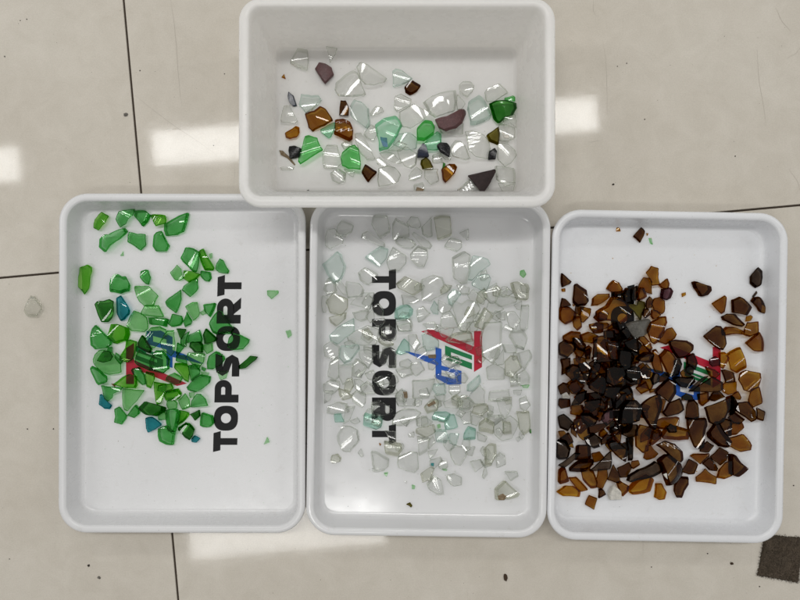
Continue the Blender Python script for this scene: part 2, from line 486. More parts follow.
# ---------------------------------------------------------------- print on the trays
def arc(cx, cyy, rx, ry, a0, a1, n):
    return [(cx + rx * math.cos(math.radians(a0 + (a1 - a0) * i / n)), cyy + ry * math.sin(math.radians(a0 + (a1 - a0) * i / n))) for i in range(n + 1)]
def sup(a, p=2.6):
    c, s = math.cos(a), math.sin(a)
    return (math.copysign(abs(c) ** (2 / p), c), math.copysign(abs(s) ** (2 / p), s))
def strip(a, b):
    return [[a[i], a[i + 1], b[i + 1], b[i]] for i in range(len(a) - 1)]
def glyph(ch):
    if ch == 'T':
        return [[(0.0, 1), (0.90, 1), (1.0, .70), (0.66, .70), (0.34, .70), (0.08, .70)], [(.34, .70), (.66, .70), (.66, 0), (.34, 0)]]
    if ch == 'O':
        o = [sup(i * math.pi / 20) for i in range(41)]
        return strip([(.5 + .5 * x, .5 + .5 * y) for x, y in o], [(.5 + .20 * math.cos(i * math.pi / 20), .5 + .21 * math.sin(i * math.pi / 20)) for i in range(41)])
    if ch in 'PR':
        outer = [(.34, 1), (.60, 1)] + arc(.62, .645, .36, .355, 90, -90, 14) + [(.60, .29), (.34, .29)]
        inner = [(.34, .73), (.60, .73)] + arc(.60, .645, .085, .085, 90, -90, 14) + [(.60, .56), (.34, .56)]
        q = [[(0, 0), (.34, 0), (.34, 1), (0, 1)]] + strip(outer, inner)
        if ch == 'R':
            q.append([(.36, .30), (.74, .33), (1.02, 0), (.60, 0)])
        return q
    if ch == 'S':
        path = [(1.0, .85), (.44, .85), (.26, .81), (.18, .70), (.27, .58), (.5, .51), (.73, .43), (.82, .31), (.74, .19), (.56, .15), (0, .15)]
        a, b = [], []
        for i, p in enumerate(path):
            q0, q1 = path[max(i - 1, 0)], path[min(i + 1, len(path) - 1)]
            d = Vector((q1[0] - q0[0], q1[1] - q0[1])).normalized()
            h = .155
            a.append((p[0] - d.y * h, p[1] + d.x * h)); b.append((p[0] + d.y * h, p[1] - d.x * h))
        return strip(a, b)
PRINT_Z = FLOOR_Z + 0.00025
def print_faces(name, root, polys, mat):
    bm = bmesh.new()
    inv = root.matrix_basis.inverted()
    for poly in polys:
        bm.faces.new([bm.verts.new(inv @ P(x, y, PRINT_Z)) for x, y in poly])
    bmesh.ops.recalc_face_normals(bm, faces=bm.faces)
    for f in bm.faces:
        if f.normal.z < 0: f.normal_flip()
    return link_mesh(name, bm, mat, root)
for t in TRAYS:
    t.matrix_basis = Matrix.LocRotScale(t.location, t.rotation_euler, None)
LET2 = [('T', 269, 290), ('O', 291, 316), ('P', 319, 342), ('S', 345, 368), ('O', 370.5, 395.5), ('R', 397.5, 421.5), ('T', 424, 444)]
for ch, a, b in LET2:
    polys = [[(372 + 24 * v, a + (b - a) * u) for u, v in poly] for poly in glyph(ch)]
    print_faces("letter", TRAYS[1], polys, M_INK)
    polys = [[(611 - 0.012 * (a - 269) + 23.5 * v, (a + (b - a) * u - 269) * 0.98 + 284.5) for u, v in poly] for poly in glyph(ch)]
    print_faces("letter", TRAYS[2], polys, M_INK)
LET1 = [('T', 452, 431), ('O', 430.7, 405.8), ('P', 402.5, 379.5), ('S', 376.5, 354), ('O', 351, 326), ('R', 323.5, 298), ('T', 296.5, 275)]
for ch, a, b in LET1:
    def m1(u, v):
        y = a + (b - a) * u
        return (237 - 24 * v + (452 - y) * 0.027, y)
    print_faces("letter", TRAYS[0], [[m1(u, v) for u, v in poly] for poly in glyph(ch)], M_INK)
RED = [[(421, 331.5), (431, 329), (474, 346.5), (474, 355)], [(474, 331), (482, 331), (482, 367), (474, 372)]]
GRN = [[(445, 345.5), (472, 355.5), (472, 359.2), (445, 349.4)], [(445, 349.4), (450.5, 351.4), (450.5, 355.6), (445, 353.6)], [(445, 353.6), (472, 363.2), (472, 359.9), (450.5, 352.3), (450.5, 351.5)][:0] or
       [(445, 353.6), (450.5, 355.6), (472, 363.6), (472, 359.9), (450.5, 351.9), (450.5, 355.6)][:0] or [(450.5, 352.6), (472, 360.6), (472, 364.4), (445, 354.4), (445, 353.6), (450.5, 355.6)],
       [(466.5, 362.4), (472, 364.4), (472, 369.5), (466.5, 367.4)], [(445, 358.2), (466.5, 366.3), (466.5, 367.4), (472, 369.5), (445, 359.8)]]
GRN = [[(445, 345.5), (472, 355.5), (472, 360.0), (445, 350.0)], [(445, 350.0), (451, 352.2), (451, 355.4), (445, 353.2)], [(445, 353.2), (472, 363.2), (472, 365.6), (445, 355.6)],
       [(462, 361.9), (472, 365.6), (472, 369.5), (462, 365.8)], [(446, 357.0), (462, 362.9), (462, 365.8), (446, 359.9)]]
BLU = [[(435.5, 347), (441.5, 349), (441.5, 381), (435.5, 378)], [(404, 351), (410, 352), (435.5, 358), (435.5, 365), (424, 361)], [(441.5, 365.5), (461.5, 371), (461.5, 375.2), (441.5, 370)],
       [(455, 373.5), (461.5, 375.2), (461.5, 384), (455, 379)], [(441.5, 375.5), (455, 379), (461.5, 384), (447, 384.5), (441.5, 381)]]
def place(polys, k):
    f = (lambda x, y: (608 - x, 715 - y), lambda x, y: (x, y), lambda x, y: (x + 238.7, y + 16))[k]
    return [[f(x, y) for x, y in p] for p in polys]
for k in range(3):
    print_faces("logo_stroke", TRAYS[k], place(RED, k), M_RED)['label'] = "red stroke of the printed logo"
    print_faces("logo_stroke", TRAYS[k], place(GRN, k), M_GREEN)['label'] = "green stroke of the printed logo"
    print_faces("logo_stroke", TRAYS[k], place(BLU, k), M_BLUE)['label'] = "blue stroke of the printed logo"

# ---------------------------------------------------------------- glass shards
GREEN_DATA = '''
@80,205
l 215,70 285,110 250,185 185,250 125,222 150,150
g 400,65 540,40 530,105 490,140 465,190 400,222 360,140
g 540,60 640,55 685,90 650,160 607,203 530,110
g 435,232 460,270 400,345 310,410 265,470 200,420 210,340 260,300 300,300
g 490,270 570,290 650,292 650,400 600,450 545,405 475,365 478,300
p 430,460 435,505 400,505
@150,205
l -10,95 145,105 155,150 150,180 55,207
g 375,78 370,130 330,265 265,295 165,305 150,250 155,190 260,130
g 110,262 155,350 187,405 160,460 60,460 25,410 40,300 65,275
p 590,490 620,480 625,520 605,535
@140,255
g 450,-70 520,-65 580,-30 578,120 565,170 520,155 430,65 408,30
l 590,-40 630,-60 670,20 740,130 730,148 650,145 625,90
g 0,165 50,150 80,155 105,230 85,293 55,285 0,225
e -65,325 -60,312 100,315 195,408 140,503 50,508 0,462
e 300,175 370,98 405,140 430,235 400,250 345,248
l 430,155 530,165 595,190 555,235 480,268 425,230
g 560,235 570,330 550,370 495,420 408,350 430,310
g 600,155 690,170 700,230 680,262 640,255 597,205
g 405,350 410,440 370,560 355,578 265,510 248,470 290,430
p 600,575 640,540 660,585 620,600
@210,255
g 95,38 130,55 160,120 185,155 175,182 90,172 55,140 65,85
p 570,355 680,358 680,385 615,440 575,400
@70,255
l 95,125 165,100 210,125 210,165 190,210 175,330 135,390 75,310 78,230
g 400,250 440,205 490,205 530,230 560,225 595,290 590,350 505,375 390,357 390,300
@150,310
e 350,-35 420,-75 470,-78 490,30 480,60 430,105 390,40
g 535,-50 650,-67 630,0 598,68 550,20
e -90,20 -60,-40 75,-42 130,68 20,62 -90,45
g -10,82 70,80 172,90 150,165 90,150 0,145
@80,310
k 140,-60 165,-85 240,-92 300,-110 340,-90 335,20 310,80 280,112 215,112 180,30
t 370,-120 405,-142 430,-110 500,-5 495,35 440,90 400,105 375,40
e 530,10 590,30 660,75 672,120 670,190 640,218 520,210 465,155 500,60
g 150,155 230,220 320,310 310,345 270,375 160,390 120,350 112,260 125,185
l 320,145 375,145 470,180 475,240 455,300 350,335 290,265
l 500,300 560,320 545,400 520,490 480,520 405,510 400,470 450,380 460,310
g 280,375 320,370 320,430 270,400
@80,350
e 150,50 190,10 260,0 320,30 400,110 408,220 380,230 290,243 230,225 160,170 130,130 130,90
k 230,10 290,20 320,70 300,110 230,128 160,110
g 325,35 365,60 405,120 385,150 320,80
g 105,180 135,158 200,185 270,265 265,310 170,345 150,320 110,210
g 590,0 640,40 740,60 720,180 690,205 570,150 548,120 560,50
@140,340
g 150,110 220,110 290,200 280,290 230,330 110,300 100,200
@80,310
k 615,255 640,280 710,390 690,430 580,375 575,330
@150,310
e 0,180 90,170 150,200 160,260 90,330 40,380 -40,370 -50,240
e 170,205 235,205 245,330 230,420 195,460 110,370 105,310
k 240,190 345,195 290,305
g 390,250 490,200 520,290 510,330 420,315 370,330
g 310,290 400,215 385,320 380,370 310,350
e 530,350 620,330 625,410 570,440 530,390
k 395,320 490,312 515,340 510,425 430,420 380,365
k 540,190 650,290 630,320 530,342 515,250
g 260,330 330,370 260,455 245,430
g 190,120 220,40 315,60 325,110 300,150 215,165 175,135
g 360,20 410,110 400,140 340,168 325,110
e 420,545 500,560 480,600 400,590
e 380,430 540,440 535,520 500,560 420,545 360,470
@200,310
g 90,460 150,420 180,430 230,470 240,500 200,550 130,590 75,590 70,530
g 180,10 220,20 330,190 300,230 170,235 130,215 90,130
g 290,280 330,235 410,260 485,300 480,330 430,390 320,400 270,360
k 500,460 570,470 550,500 450,580 390,590 385,560
p 170,610 280,610 260,680 200,700
p 855,210 900,200 915,250 880,280
p 1000,-810 1040,-820 1040,-780 1010,-770
@140,340
g 370,150 450,150 475,240 365,210
e 270,360 340,330 420,380 400,430 330,440 250,400
l 345,240 470,250 490,330 480,420 440,400 340,280
g 480,260 560,240 600,300 590,340 500,410 490,330
g 600,270 650,290 630,320 600,300
p 600,320 680,330 670,360 610,350
e 400,10 480,0 470,70 430,60
g 600,350 700,370 690,430 620,490 560,520 480,500 465,470 540,390
@140,390
l 135,-80 260,-60 250,0 200,130 160,145 140,10
l 180,-50 300,-60 320,-10 240,20 170,0
l 250,20 370,0 400,45 380,85 250,100 230,60
@80,350
g 520,190 580,175 640,250 655,340 620,350 560,290 510,205
l 660,215 740,235 745,290 700,380 660,360 650,270
l 340,345 420,280 490,245 560,260 560,350 540,380 450,380
b 310,335 350,345 345,368
g 205,360 330,375 420,380 400,410 330,440 325,480 280,515 240,490
t 195,450 220,445 250,500 310,555 290,590 240,585 185,545
@90,390
e 315,-10 370,-5 525,10 460,110 365,215 330,200 312,150
g 240,195 290,170 360,260 350,290 310,345 240,325 250,270
g 450,150 490,195 485,240 440,277 370,255
k 560,118 660,145 735,170 730,210 640,258 550,250 490,190
t 550,285 620,270 720,345 580,425 560,390
@140,390
e 250,120 310,100 355,140 350,190 270,205 245,160
e 450,35 490,90 495,170 420,195 380,110
g 520,110 570,40 610,40 660,90 685,155 500,175
e 175,260 230,220 265,230 262,290 180,300
l 400,205 480,225 485,245 420,320 370,350
g 180,390 250,365 340,430 350,430 330,548 270,545 200,510 185,450
g 285,195 360,190 395,210 380,300 350,420 290,410 270,240
k 590,200 595,260 545,305 497,245
g 620,230 720,260 735,330 700,368 640,370 605,355 610,270
k 375,385 450,335 490,345 538,400 520,460 490,497 440,470
t 550,455 600,485 560,525 515,520 515,490
p 480,30 540,20 530,80 490,80
@200,390
p 670,470 693,525 637,545
'''
CLEAR_DATA = '''
@320,210
c 180,155 220,110 330,160 310,220 250,260 160,250
c 80,200 150,190 230,300 230,330 100,385 55,350 60,270
c 540,65 670,65 695,170 690,215 600,272 560,210 525,150
c 430,240 480,215 640,330 640,360 580,355 420,280
a 460,470 600,370 680,400 665,480 595,555 500,500
a 35,540 170,420 205,450 225,520 245,560 205,680 150,720 80,640
@390,210
c 30,375 155,460 155,530 90,600 0,600 -30,520
c 30,140 60,90 180,150 190,250 90,265 30,275
c 170,130 210,70 280,80 310,160 280,190 210,170
c 60,300 120,270 220,300 255,350 220,380 150,375 70,330
c 240,225 380,310 410,350 390,380 330,370 220,250
c 320,170 410,80 420,260 380,270 330,240
v 445,90 510,70 600,75 612,250 480,290 465,200
c 690,235 785,190 780,290 765,300
c 560,340 610,280 710,310 715,370 670,410 550,365
c 210,440 280,365 370,400 375,480 340,560 280,555 215,490
@460,230
c -70,290 50,225 95,260 90,420 60,520 10,530 -60,480
a 130,270 150,262 275,295 300,345 200,420 130,495 90,490
a 125,520 190,450 280,440 305,480 270,590 220,600 130,550
p 605,410 640,400 660,440 635,475 605,450
@460,280
v 525,30 570,20 680,55 680,190 580,180 550,110
c 225,120 365,35 355,220 310,225 250,170
c 85,155 140,95 250,210 240,245 110,200
c 380,150 420,135 570,180 560,210 420,260 360,220
c 265,300 290,230 360,230 440,290 340,340
c 540,250 615,210 615,300 570,290
c 615,260 685,255 680,470 650,500 600,480
c 465,330 540,315 600,400 560,490 490,470 470,400
c 350,350 450,310 450,400 400,400
c 20,250 80,210 170,240 200,300 140,400 60,520 0,500 -60,300 -60,220
v 240,280 320,355 220,490 130,460
c 430,490 470,440 540,480 520,520 450,500
c 520,520 630,520 670,590 640,690 560,660 500,560
@460,335
c 250,-120 410,-130 405,100 330,270 240,210 215,50
@320,265
c 45,240 90,130 150,190 160,270 80,290
c 155,170 200,150 260,230 270,300 230,290 180,230
c 270,170 390,190 430,240 410,310 280,325 260,240
v 65,370 130,290 270,340 270,430 210,500 100,470
c 30,310 90,310 70,470 30,470
c 390,80 450,30 570,90 560,150 480,195 410,150
c 430,280 540,280 520,370 500,440 430,420 310,390 330,360
c 330,480 480,450 460,540 400,560 350,530
c 530,420 580,375 630,440 630,510 570,500
c 520,560 640,530 650,560 610,620 570,620
c 450,520 530,430 540,540 500,580
v 100,500 260,460 250,520 160,600 110,560
@390,265
v 75,190 160,120 310,190 310,250 230,300 90,230
c 320,150 430,105 520,130 540,190 600,220 590,250 440,330 420,350 335,340
c 115,300 220,310 290,350 260,370 130,400
q 60,450 120,415 190,410 225,450 220,500 170,540 70,545
c 270,450 330,410 400,480 340,540 290,570
a 405,440 440,360 480,410 480,490 430,480
c 485,345 620,410 600,450 520,480 480,440
a 580,310 630,250 710,295 625,405 590,380
c 670,200 800,230 790,290 720,290
c 500,600 520,490 600,460 660,570 680,620 550,640
c 60,570 200,540 220,600 200,660 90,660
@320,320
a 100,150 180,70 330,-10 335,110 250,170 180,235 110,200
c 280,170 370,110 480,60 590,100 570,240 420,250 290,210
c 40,260 110,210 190,270 190,350 130,390 50,360
a 210,260 380,250 385,290 300,400 240,430 195,380
c 395,300 500,290 560,320 520,420 480,480 400,370
c 330,460 370,390 470,470 400,570 340,560
c 190,460 330,440 320,590 230,640 190,560
c 100,430 180,380 190,560 150,600 80,560
v 580,190 620,140 710,220 730,250 650,260 580,220
c 610,90 690,50 760,110 750,200 680,200 610,140
c 620,290 700,270 760,320 750,470 680,470 640,380
c 450,540 530,500 560,600 480,590
@390,320
q 75,300 140,190 185,230 195,320 110,345 70,330
c 180,160 260,150 300,240 250,310 190,240
a 320,150 360,110 480,200 480,280 370,300 330,260
c 250,310 350,250 370,360 330,400 260,380
c 480,90 550,60 640,80 600,180 520,160
v 560,200 640,140 800,120 820,200 720,220
c 380,430 440,400 480,440 430,500 390,490
c 510,400 560,340 640,400 720,420 600,480
c 560,520 640,470 700,560 620,600
c 100,420 180,390 230,440 180,480 100,460
c 60,500 200,480 230,540 120,580
c 200,440 300,420 340,500 260,560 210,520
c 690,50 800,20 800,110 720,110
c 70,60 200,30 220,110 90,110
c 330,40 440,20 480,80 400,110
x 380,350 460,345 455,385 390,380
@460,335
c 430,95 570,105 560,180 460,175
v 455,270 510,215 570,220 615,330 560,370 530,420 460,400
c 545,400 640,355 695,430 690,490 600,510 550,480
p 610,495 685,490 670,525 630,520
c 590,180 690,150 720,220 650,340 610,300
c 270,330 340,290 440,340 440,440 280,440
c 340,270 430,150 440,290 380,300
a 80,500 190,400 200,470 130,560 80,555
@460,390
c 90,65 190,-50 245,10 245,140 150,135
c 300,20 480,0 500,90 430,100 360,110 290,100
c 370,100 500,80 520,150 460,290 410,230
c 530,0 620,0 600,50 540,40
c 600,90 660,60 705,150 660,210 610,180
v 565,225 690,225 695,400 630,445 590,380
k 700,395 718,395 715,435 698,430
c -20,100 60,70 140,130 90,190 -10,190
v 150,170 270,150 290,200 230,260 130,230
c 270,230 400,250 430,290 340,330 260,290
c 340,370 400,320 500,260 580,330 570,370 520,480 420,500 350,440
v 200,340 260,280 340,330 340,420 280,400 200,400
q 40,440 80,370 155,400 150,485 40,490
c 170,420 270,470 250,520 180,500
c 560,480 590,465 610,490 580,520
c -10,250 110,210 110,330 40,340
c 120,260 220,290 170,370 120,350
@460,445
v 245,40 290,0 350,10 355,120 300,205 250,190
c 100,170 200,150 240,210 155,270
c 220,320 250,200 275,290 240,340
c 450,270 570,270 580,310 510,360
v 365,450 450,370 580,490 560,515 480,540 370,550
x 380,510 430,490 470,520 440,550 385,545
c 365,95 400,90 400,110 375,115
c 60,20 150,20 120,110 60,90
@320,375
c 35,95 100,50 190,70 190,130 120,190 40,160
c 50,140 130,150 100,240 40,290
v 195,130 310,200 320,220 230,250 200,200
c 320,200 370,160 450,200 450,280 420,320 330,260
c 400,110 470,70 530,110 550,180 430,190
c 85,310 170,270 260,290 280,370 130,390 80,380
q 140,395 205,390 240,470 150,470
c 250,320 340,320 290,450 230,480
c 300,460 370,425 400,470 350,490
q 450,390 510,410 620,430 610,510 570,530 440,490
c 510,290 600,265 720,350 690,390 620,400 520,400
c 600,140 750,130 780,180 650,200
c 530,60 600,10 690,30 700,80 600,110
@390,375
c 230,60 440,40 420,130 380,220 230,230
c 295,150 370,130 400,200 310,220
a 440,90 540,80 560,180 470,200 430,140
c 440,200 480,180 550,190 540,260 480,260
v 350,320 420,250 490,270 480,340 380,380
x 370,300 440,255 460,280 390,320
x 130,170 170,170 175,230 140,230
c 590,110 700,100 700,180 640,230 590,180
c 540,280 620,230 690,260 680,330 560,330
q 425,430 450,385 560,380 600,400 540,470 430,450
q 550,480 600,400 640,400 675,520 560,545
c 40,400 150,340 250,345 305,380 250,440 120,500 30,500
c 270,440 340,410 420,470 380,520 280,510
v 270,520 430,480 450,560 360,620 270,580
p 470,500 500,490 505,525 480,535
a 450,560 560,550 590,620 560,670 470,660
c 60,200 130,180 140,310 80,310
c 140,240 250,240 250,310 150,310
c 690,240 790,230 800,330 710,340
c 700,350 760,380 720,430 660,400
@320,425
c 180,110 230,20 300,15 370,50 385,150 350,200 290,265 235,255 185,160
c 380,280 410,240 435,310 415,320
c 515,275 560,280 680,350 675,420 640,445 550,460 530,400
p 640,480 680,475 665,515
c 520,430 545,430 545,465 525,460
y 590,182 610,190 600,210
c 650,60 750,60 750,170 700,160
@390,430
v -50,130 110,150 120,190 80,250 -40,230
c 80,330 90,270 200,220 270,230 280,380 240,425 160,400 90,370
c 275,80 390,90 370,200 290,250
c 390,90 430,70 450,130 380,190
a 600,40 690,40 660,150 600,130
c 380,220 480,195 440,260 400,290
v 310,440 400,380 440,390 400,500 330,520
c 400,300 500,270 520,310 440,390 400,350
t 410,330 440,330 435,365 410,355
c 600,210 650,160 740,180 770,240 700,350 650,340 610,270
p 520,385 570,390 565,410 530,400
c 570,460 640,440 715,480 710,550 620,560 580,510
c 740,100 800,90 800,200 760,220 720,160
c 180,40 240,20 240,70 190,70
@380,470
c 480,150 540,70 610,100 635,235 580,245 500,200
p 320,150 350,160 345,190 320,190
o 265,345 300,330 322,360 310,375 290,355
c 250,110 270,115 260,140
'''
BROWN_DATA = '''
@555,265
d 75,90 105,115 158,165 145,185 80,215 70,140
d 200,210 220,205 310,265 325,360 300,390 225,398 190,365 192,280
b 430,295 535,292 538,325 440,390 382,398 390,330
y 70,240 100,235 100,265 75,265
d 75,335 110,345 160,400 60,412
y 175,395 200,400 185,415
b 65,430 150,430 205,480 190,545 105,582 60,540 50,470
d 210,415 290,425 240,500 200,470
b 245,420 358,440 345,500 285,562 260,560 245,500
b 595,160 640,180 670,235 660,275 600,278 530,240 560,190
n 590,290 650,280 660,340 600,340
d 600,280 690,260 720,235 760,290 740,345 690,360 620,340
@555,315
b 195,20 245,15 262,60 270,110 230,145 195,110 185,60
@625,255
n 60,340 120,315 125,420 80,480 50,440
d 0,340 40,380 60,450 0,470 -20,400
b 150,300 190,230 250,235 270,270 265,300 270,380 230,370 150,325
b 120,330 180,330 220,410 130,445 110,400
b 215,185 270,122 340,140 330,220 340,290 270,298 265,260
b 345,300 425,240 440,290 430,330 370,330
u 370,400 380,345 450,330 470,360 450,425 420,442 375,425
y 570,385 605,375 608,400 575,418
b 285,490 310,440 360,428 405,460 405,560 385,580 310,550
d 225,450 250,420 280,450 270,520 220,530 215,480
o 20,480 70,490 120,510 130,465 190,480 195,520 160,600 150,640 90,560 40,520
d 180,550 230,540 260,590 200,625 175,600
@555,265
b 435,470 510,420 560,345 640,340 700,390 730,450 700,520 640,570 580,548 440,530
@615,305
b 370,50 420,60 458,100 390,137 368,110
n 0,185 90,190 150,300 80,340 30,260
n 45,260 110,230 150,290 110,340
s 110,205 180,175 335,152 350,200 320,260 200,325 150,270
b 355,180 430,135 490,130 510,180 490,260 420,350 375,370 345,350 320,250
b 480,310 520,245 570,232 608,290 590,330 520,385 445,360
b 250,325 300,320 350,390 365,430 340,470 300,430 245,350
n 100,390 200,355 250,380 230,480 190,490 100,420
n 60,440 130,430 185,520 150,600 60,600
d 220,520 280,470 370,480 370,560 300,560 215,540
d 545,370 600,358 720,370 775,410 770,450 700,510 640,520 590,460
@555,315
b 370,100 450,82 530,85 550,105 520,140 400,168 375,140
b 95,215 170,170 250,180 255,250 180,265 120,280 95,240
b 262,205 340,175 425,210 410,260 365,280 270,260
d 60,290 100,260 190,290 200,350 130,420 60,390 50,330
d 180,240 240,250 310,310 290,360 230,340 180,280
b 420,255 530,240 640,270 640,460 530,480 420,485 410,400
b 540,290 640,290 640,460 560,450
d 515,165 605,160 612,225 520,230
d 325,370 385,345 390,450 350,450
n 395,270 420,250 410,480 395,480
b 200,440 260,425 260,500 205,500
d 60,450 150,440 140,560 70,590
n 660,340 760,360 750,500 680,540 650,430
n 690,290 800,240 800,380 720,340
@555,360
d 130,100 190,60 245,80 240,170 180,205 125,150
d 255,60 330,40 370,90 340,180 270,130
b 290,130 345,105 335,190 300,180
n 690,150 740,90 800,110 800,190 700,200
d 45,270 90,230 140,240 150,330 70,340
b 160,230 210,215 260,290 230,340 170,330 130,270
w 70,340 110,315 155,365 140,385 80,380
d 500,270 640,270 600,380 540,370 480,350
d 345,230 430,130 490,170 505,260 490,330 440,320 370,285
d 510,70 570,50 660,60 690,130 680,210 600,250 515,200
b 335,330 375,390 350,420 320,430
n 205,460 250,350 330,310 325,390 280,450
b 370,360 430,330 480,380 420,410
d 330,430 400,410 475,400 470,460 400,520 340,480
d 60,400 160,400 165,470 80,490 55,460
b 500,400 540,380 540,460 490,470
d 610,290 690,240 750,310 640,330
n 570,410 640,340 700,340 620,480 580,470
@555,405
b 200,30 300,20 320,80 280,130 200,110
d 270,80 350,80 425,130 410,180 350,200 290,150
n 40,120 90,100 180,180 130,250 60,220
u 440,80 480,20 530,10 545,120 500,185 440,120
b 195,150 260,125 310,190 345,310 290,345 250,310 200,230
d 345,220 500,185 520,210 390,290 350,280
y 560,165 625,170 615,215 575,235
b 460,280 500,240 545,290 500,340 465,320
b 580,310 640,270 660,310 640,385 600,350
n 570,280 650,200 650,250 590,290
b 45,275 100,270 170,380 180,420 130,410 60,320
n 35,350 110,360 150,430 130,520 60,540 30,500
d 180,220 230,270 230,330 180,290
n 320,350 400,300 470,350 480,400 400,430 340,400
d 230,410 340,410 350,540 220,540
b 660,400 700,375 740,400 730,450
n 720,345 780,345 780,540 740,540
d 500,350 560,340 740,470 700,560 620,500 540,420
@555,450
d 230,100 350,90 375,120 330,180 160,195 200,130
n 50,150 190,30 245,40 100,170
n 345,180 500,40 545,20 540,180 430,190
b 45,210 95,180 130,300 45,330
y 150,285 215,280 320,395 240,412 190,340
y 40,420 110,365 180,370 240,410 230,465 100,460
b 270,210 330,180 380,220 425,330 420,370 370,375 290,290
b 440,200 520,200 525,270 480,385 430,365 425,290
d 585,160 640,250 650,310 620,330 520,295
b 620,330 660,320 740,370 730,410 680,460 650,400
d 440,395 480,400 505,440 440,480
b 345,460 420,490 390,590 310,545
w 600,360 655,410 660,480 560,495 550,450
d 630,180 740,130 760,180 720,265 660,270
@620,445
b 120,170 190,165 200,200 130,235 105,220
n 100,290 170,230 330,165 385,195 395,245 330,280 170,330 130,360 100,350
y 95,440 170,360 270,315 320,350 285,455 120,478
b 250,130 270,20 310,10 378,85 350,120 280,145
d 385,160 460,105 560,190 600,300 570,340 490,380 460,380 420,290
w 425,290 460,280 490,320 470,340
d 370,10 460,-20 550,10 615,80 615,150 580,190 510,140 440,60
y 370,400 420,395 460,470 445,535 400,542 358,520
d 550,400 600,330 680,340 680,390 640,450 620,515 570,510 545,460
d 640,240 700,155 778,200 740,285 690,288 620,265
@680,440
b 120,165 150,145 285,140 285,165 205,235
b 175,375 265,300 300,340 357,370 350,435 180,415
d 320,170 400,85 485,135 460,200 400,245 335,195
d 250,245 310,185 390,290 380,312 310,300
b 400,290 450,220 510,215 520,350 460,378 395,370
d 515,160 550,160 590,220 665,275 580,358 525,340
d 225,60 270,15 340,60 290,120 210,110
@680,410
d 85,105 260,105 265,160 240,230 220,350 190,368 150,360 110,240
b 490,290 620,245 705,350 700,395 600,405 530,370 480,340
d 300,230 370,130 430,230 500,320 480,362 410,350 310,270
b 510,190 560,145 635,140 655,190 590,245 520,250
d 380,130 430,90 495,110 490,240 455,245 400,170
d 500,80 560,35 640,100 600,140 550,130
@690,360
d 0,420 50,410 85,450 100,570 60,585 -20,580 -20,480
b 90,350 185,330 185,410 130,455 100,430
b 370,380 420,360 430,470 390,520
n 420,370 460,430 450,500 400,540
d 200,390 240,330 300,320 345,370 260,410
d 150,470 260,420 370,380 380,480 330,600 250,630 190,600
d 480,430 560,420 640,510 650,580 600,600 460,500
d 650,480 740,520 720,600 640,580
b 590,400 630,310 710,285 740,435 640,470 600,440
b 500,200 520,140 570,115 690,140 700,190 680,270 600,310 540,290
y 375,250 400,228 495,230 495,320 420,350 375,320
b 475,370 530,330 560,390 550,410 490,390
d 325,110 360,105 430,130 450,215 360,220
d 20,310 190,180 300,230 300,300 100,310
n 25,320 170,190 210,180 60,320
b 165,80 260,110 300,150 240,190 200,170
@690,310
d 340,70 380,48 440,50 535,145 510,160 430,145 350,100
y 570,65 610,55 630,70 610,105 560,110
b 345,205 380,175 440,175 530,210 520,240 420,235 350,250
b 530,190 560,130 620,130 690,125 690,230 600,255 530,235
b 565,335 705,235 722,280 715,405 640,405
d 155,265 270,175 310,180 350,240 362,330 330,385 290,380 200,310
y 405,460 500,400 530,395 600,570 500,620 440,590
y 320,440 370,435 400,480 350,580 320,560
u 220,500 270,470 310,510 310,550 240,565 215,540
@690,260
d 40,230 70,220 195,260 200,300 165,340 115,355 60,280
b 225,437 345,365 362,380 350,510 320,528
d 430,410 500,380 540,400 615,470 560,545 440,520
d 625,420 650,385 700,380 755,490 740,525 700,515
n 615,160 680,85 718,120 710,240 670,262 620,220
n 630,360 665,312 675,330 640,372
@600,215
d 340,210 415,130 448,170 405,268
p 490,235 515,240 525,290 505,280
y 170,130 195,130 205,160 165,160
y 462,183 485,185 475,207
@625,350
n 0,230 100,180 150,190 130,300 60,330 0,290
d 160,220 230,150 270,200 250,290 190,290
n 240,290 280,230 330,250 320,310 260,340
d 330,290 400,230 440,270 420,300 350,320
b 135,385 220,320 260,400 190,440
b 230,380 300,380 290,410 240,420
b 285,20 320,10 345,60 370,200 360,220 300,210 270,130
b 355,70 410,10 440,20 505,90 495,240 440,250 400,170
n 505,110 550,100 570,150 540,240 500,250
d 320,410 440,300 500,330 495,420 440,510 380,460 330,440
d 580,470 620,440 670,460 680,500 580,505
n 520,300 560,280 700,290 715,320 640,380 580,370
d 620,70 690,40 720,130 700,190 630,180
n 620,170 650,145 690,170 690,230 650,245 620,220
b 540,230 590,200 620,250 700,270 560,275
@615,395
n 40,140 110,60 190,60 240,110 230,250 160,270 50,270
b 430,40 520,60 490,170 450,180
d 245,110 330,30 400,0 440,80 430,150 350,305 320,290 270,190
n 50,310 110,290 215,300 220,400 140,420 60,380
b 210,360 240,300 350,330 330,470 320,540 270,555 210,500
b 340,350 440,360 470,390 350,475 330,470
b 390,280 470,235 600,225 630,240 620,310 500,330 430,320
b 450,370 500,300 600,320 720,350 725,425 640,440 470,400
n 490,330 540,295 610,320 600,370 520,370
d 505,180 560,90 660,50 690,150 640,190 540,215
'''
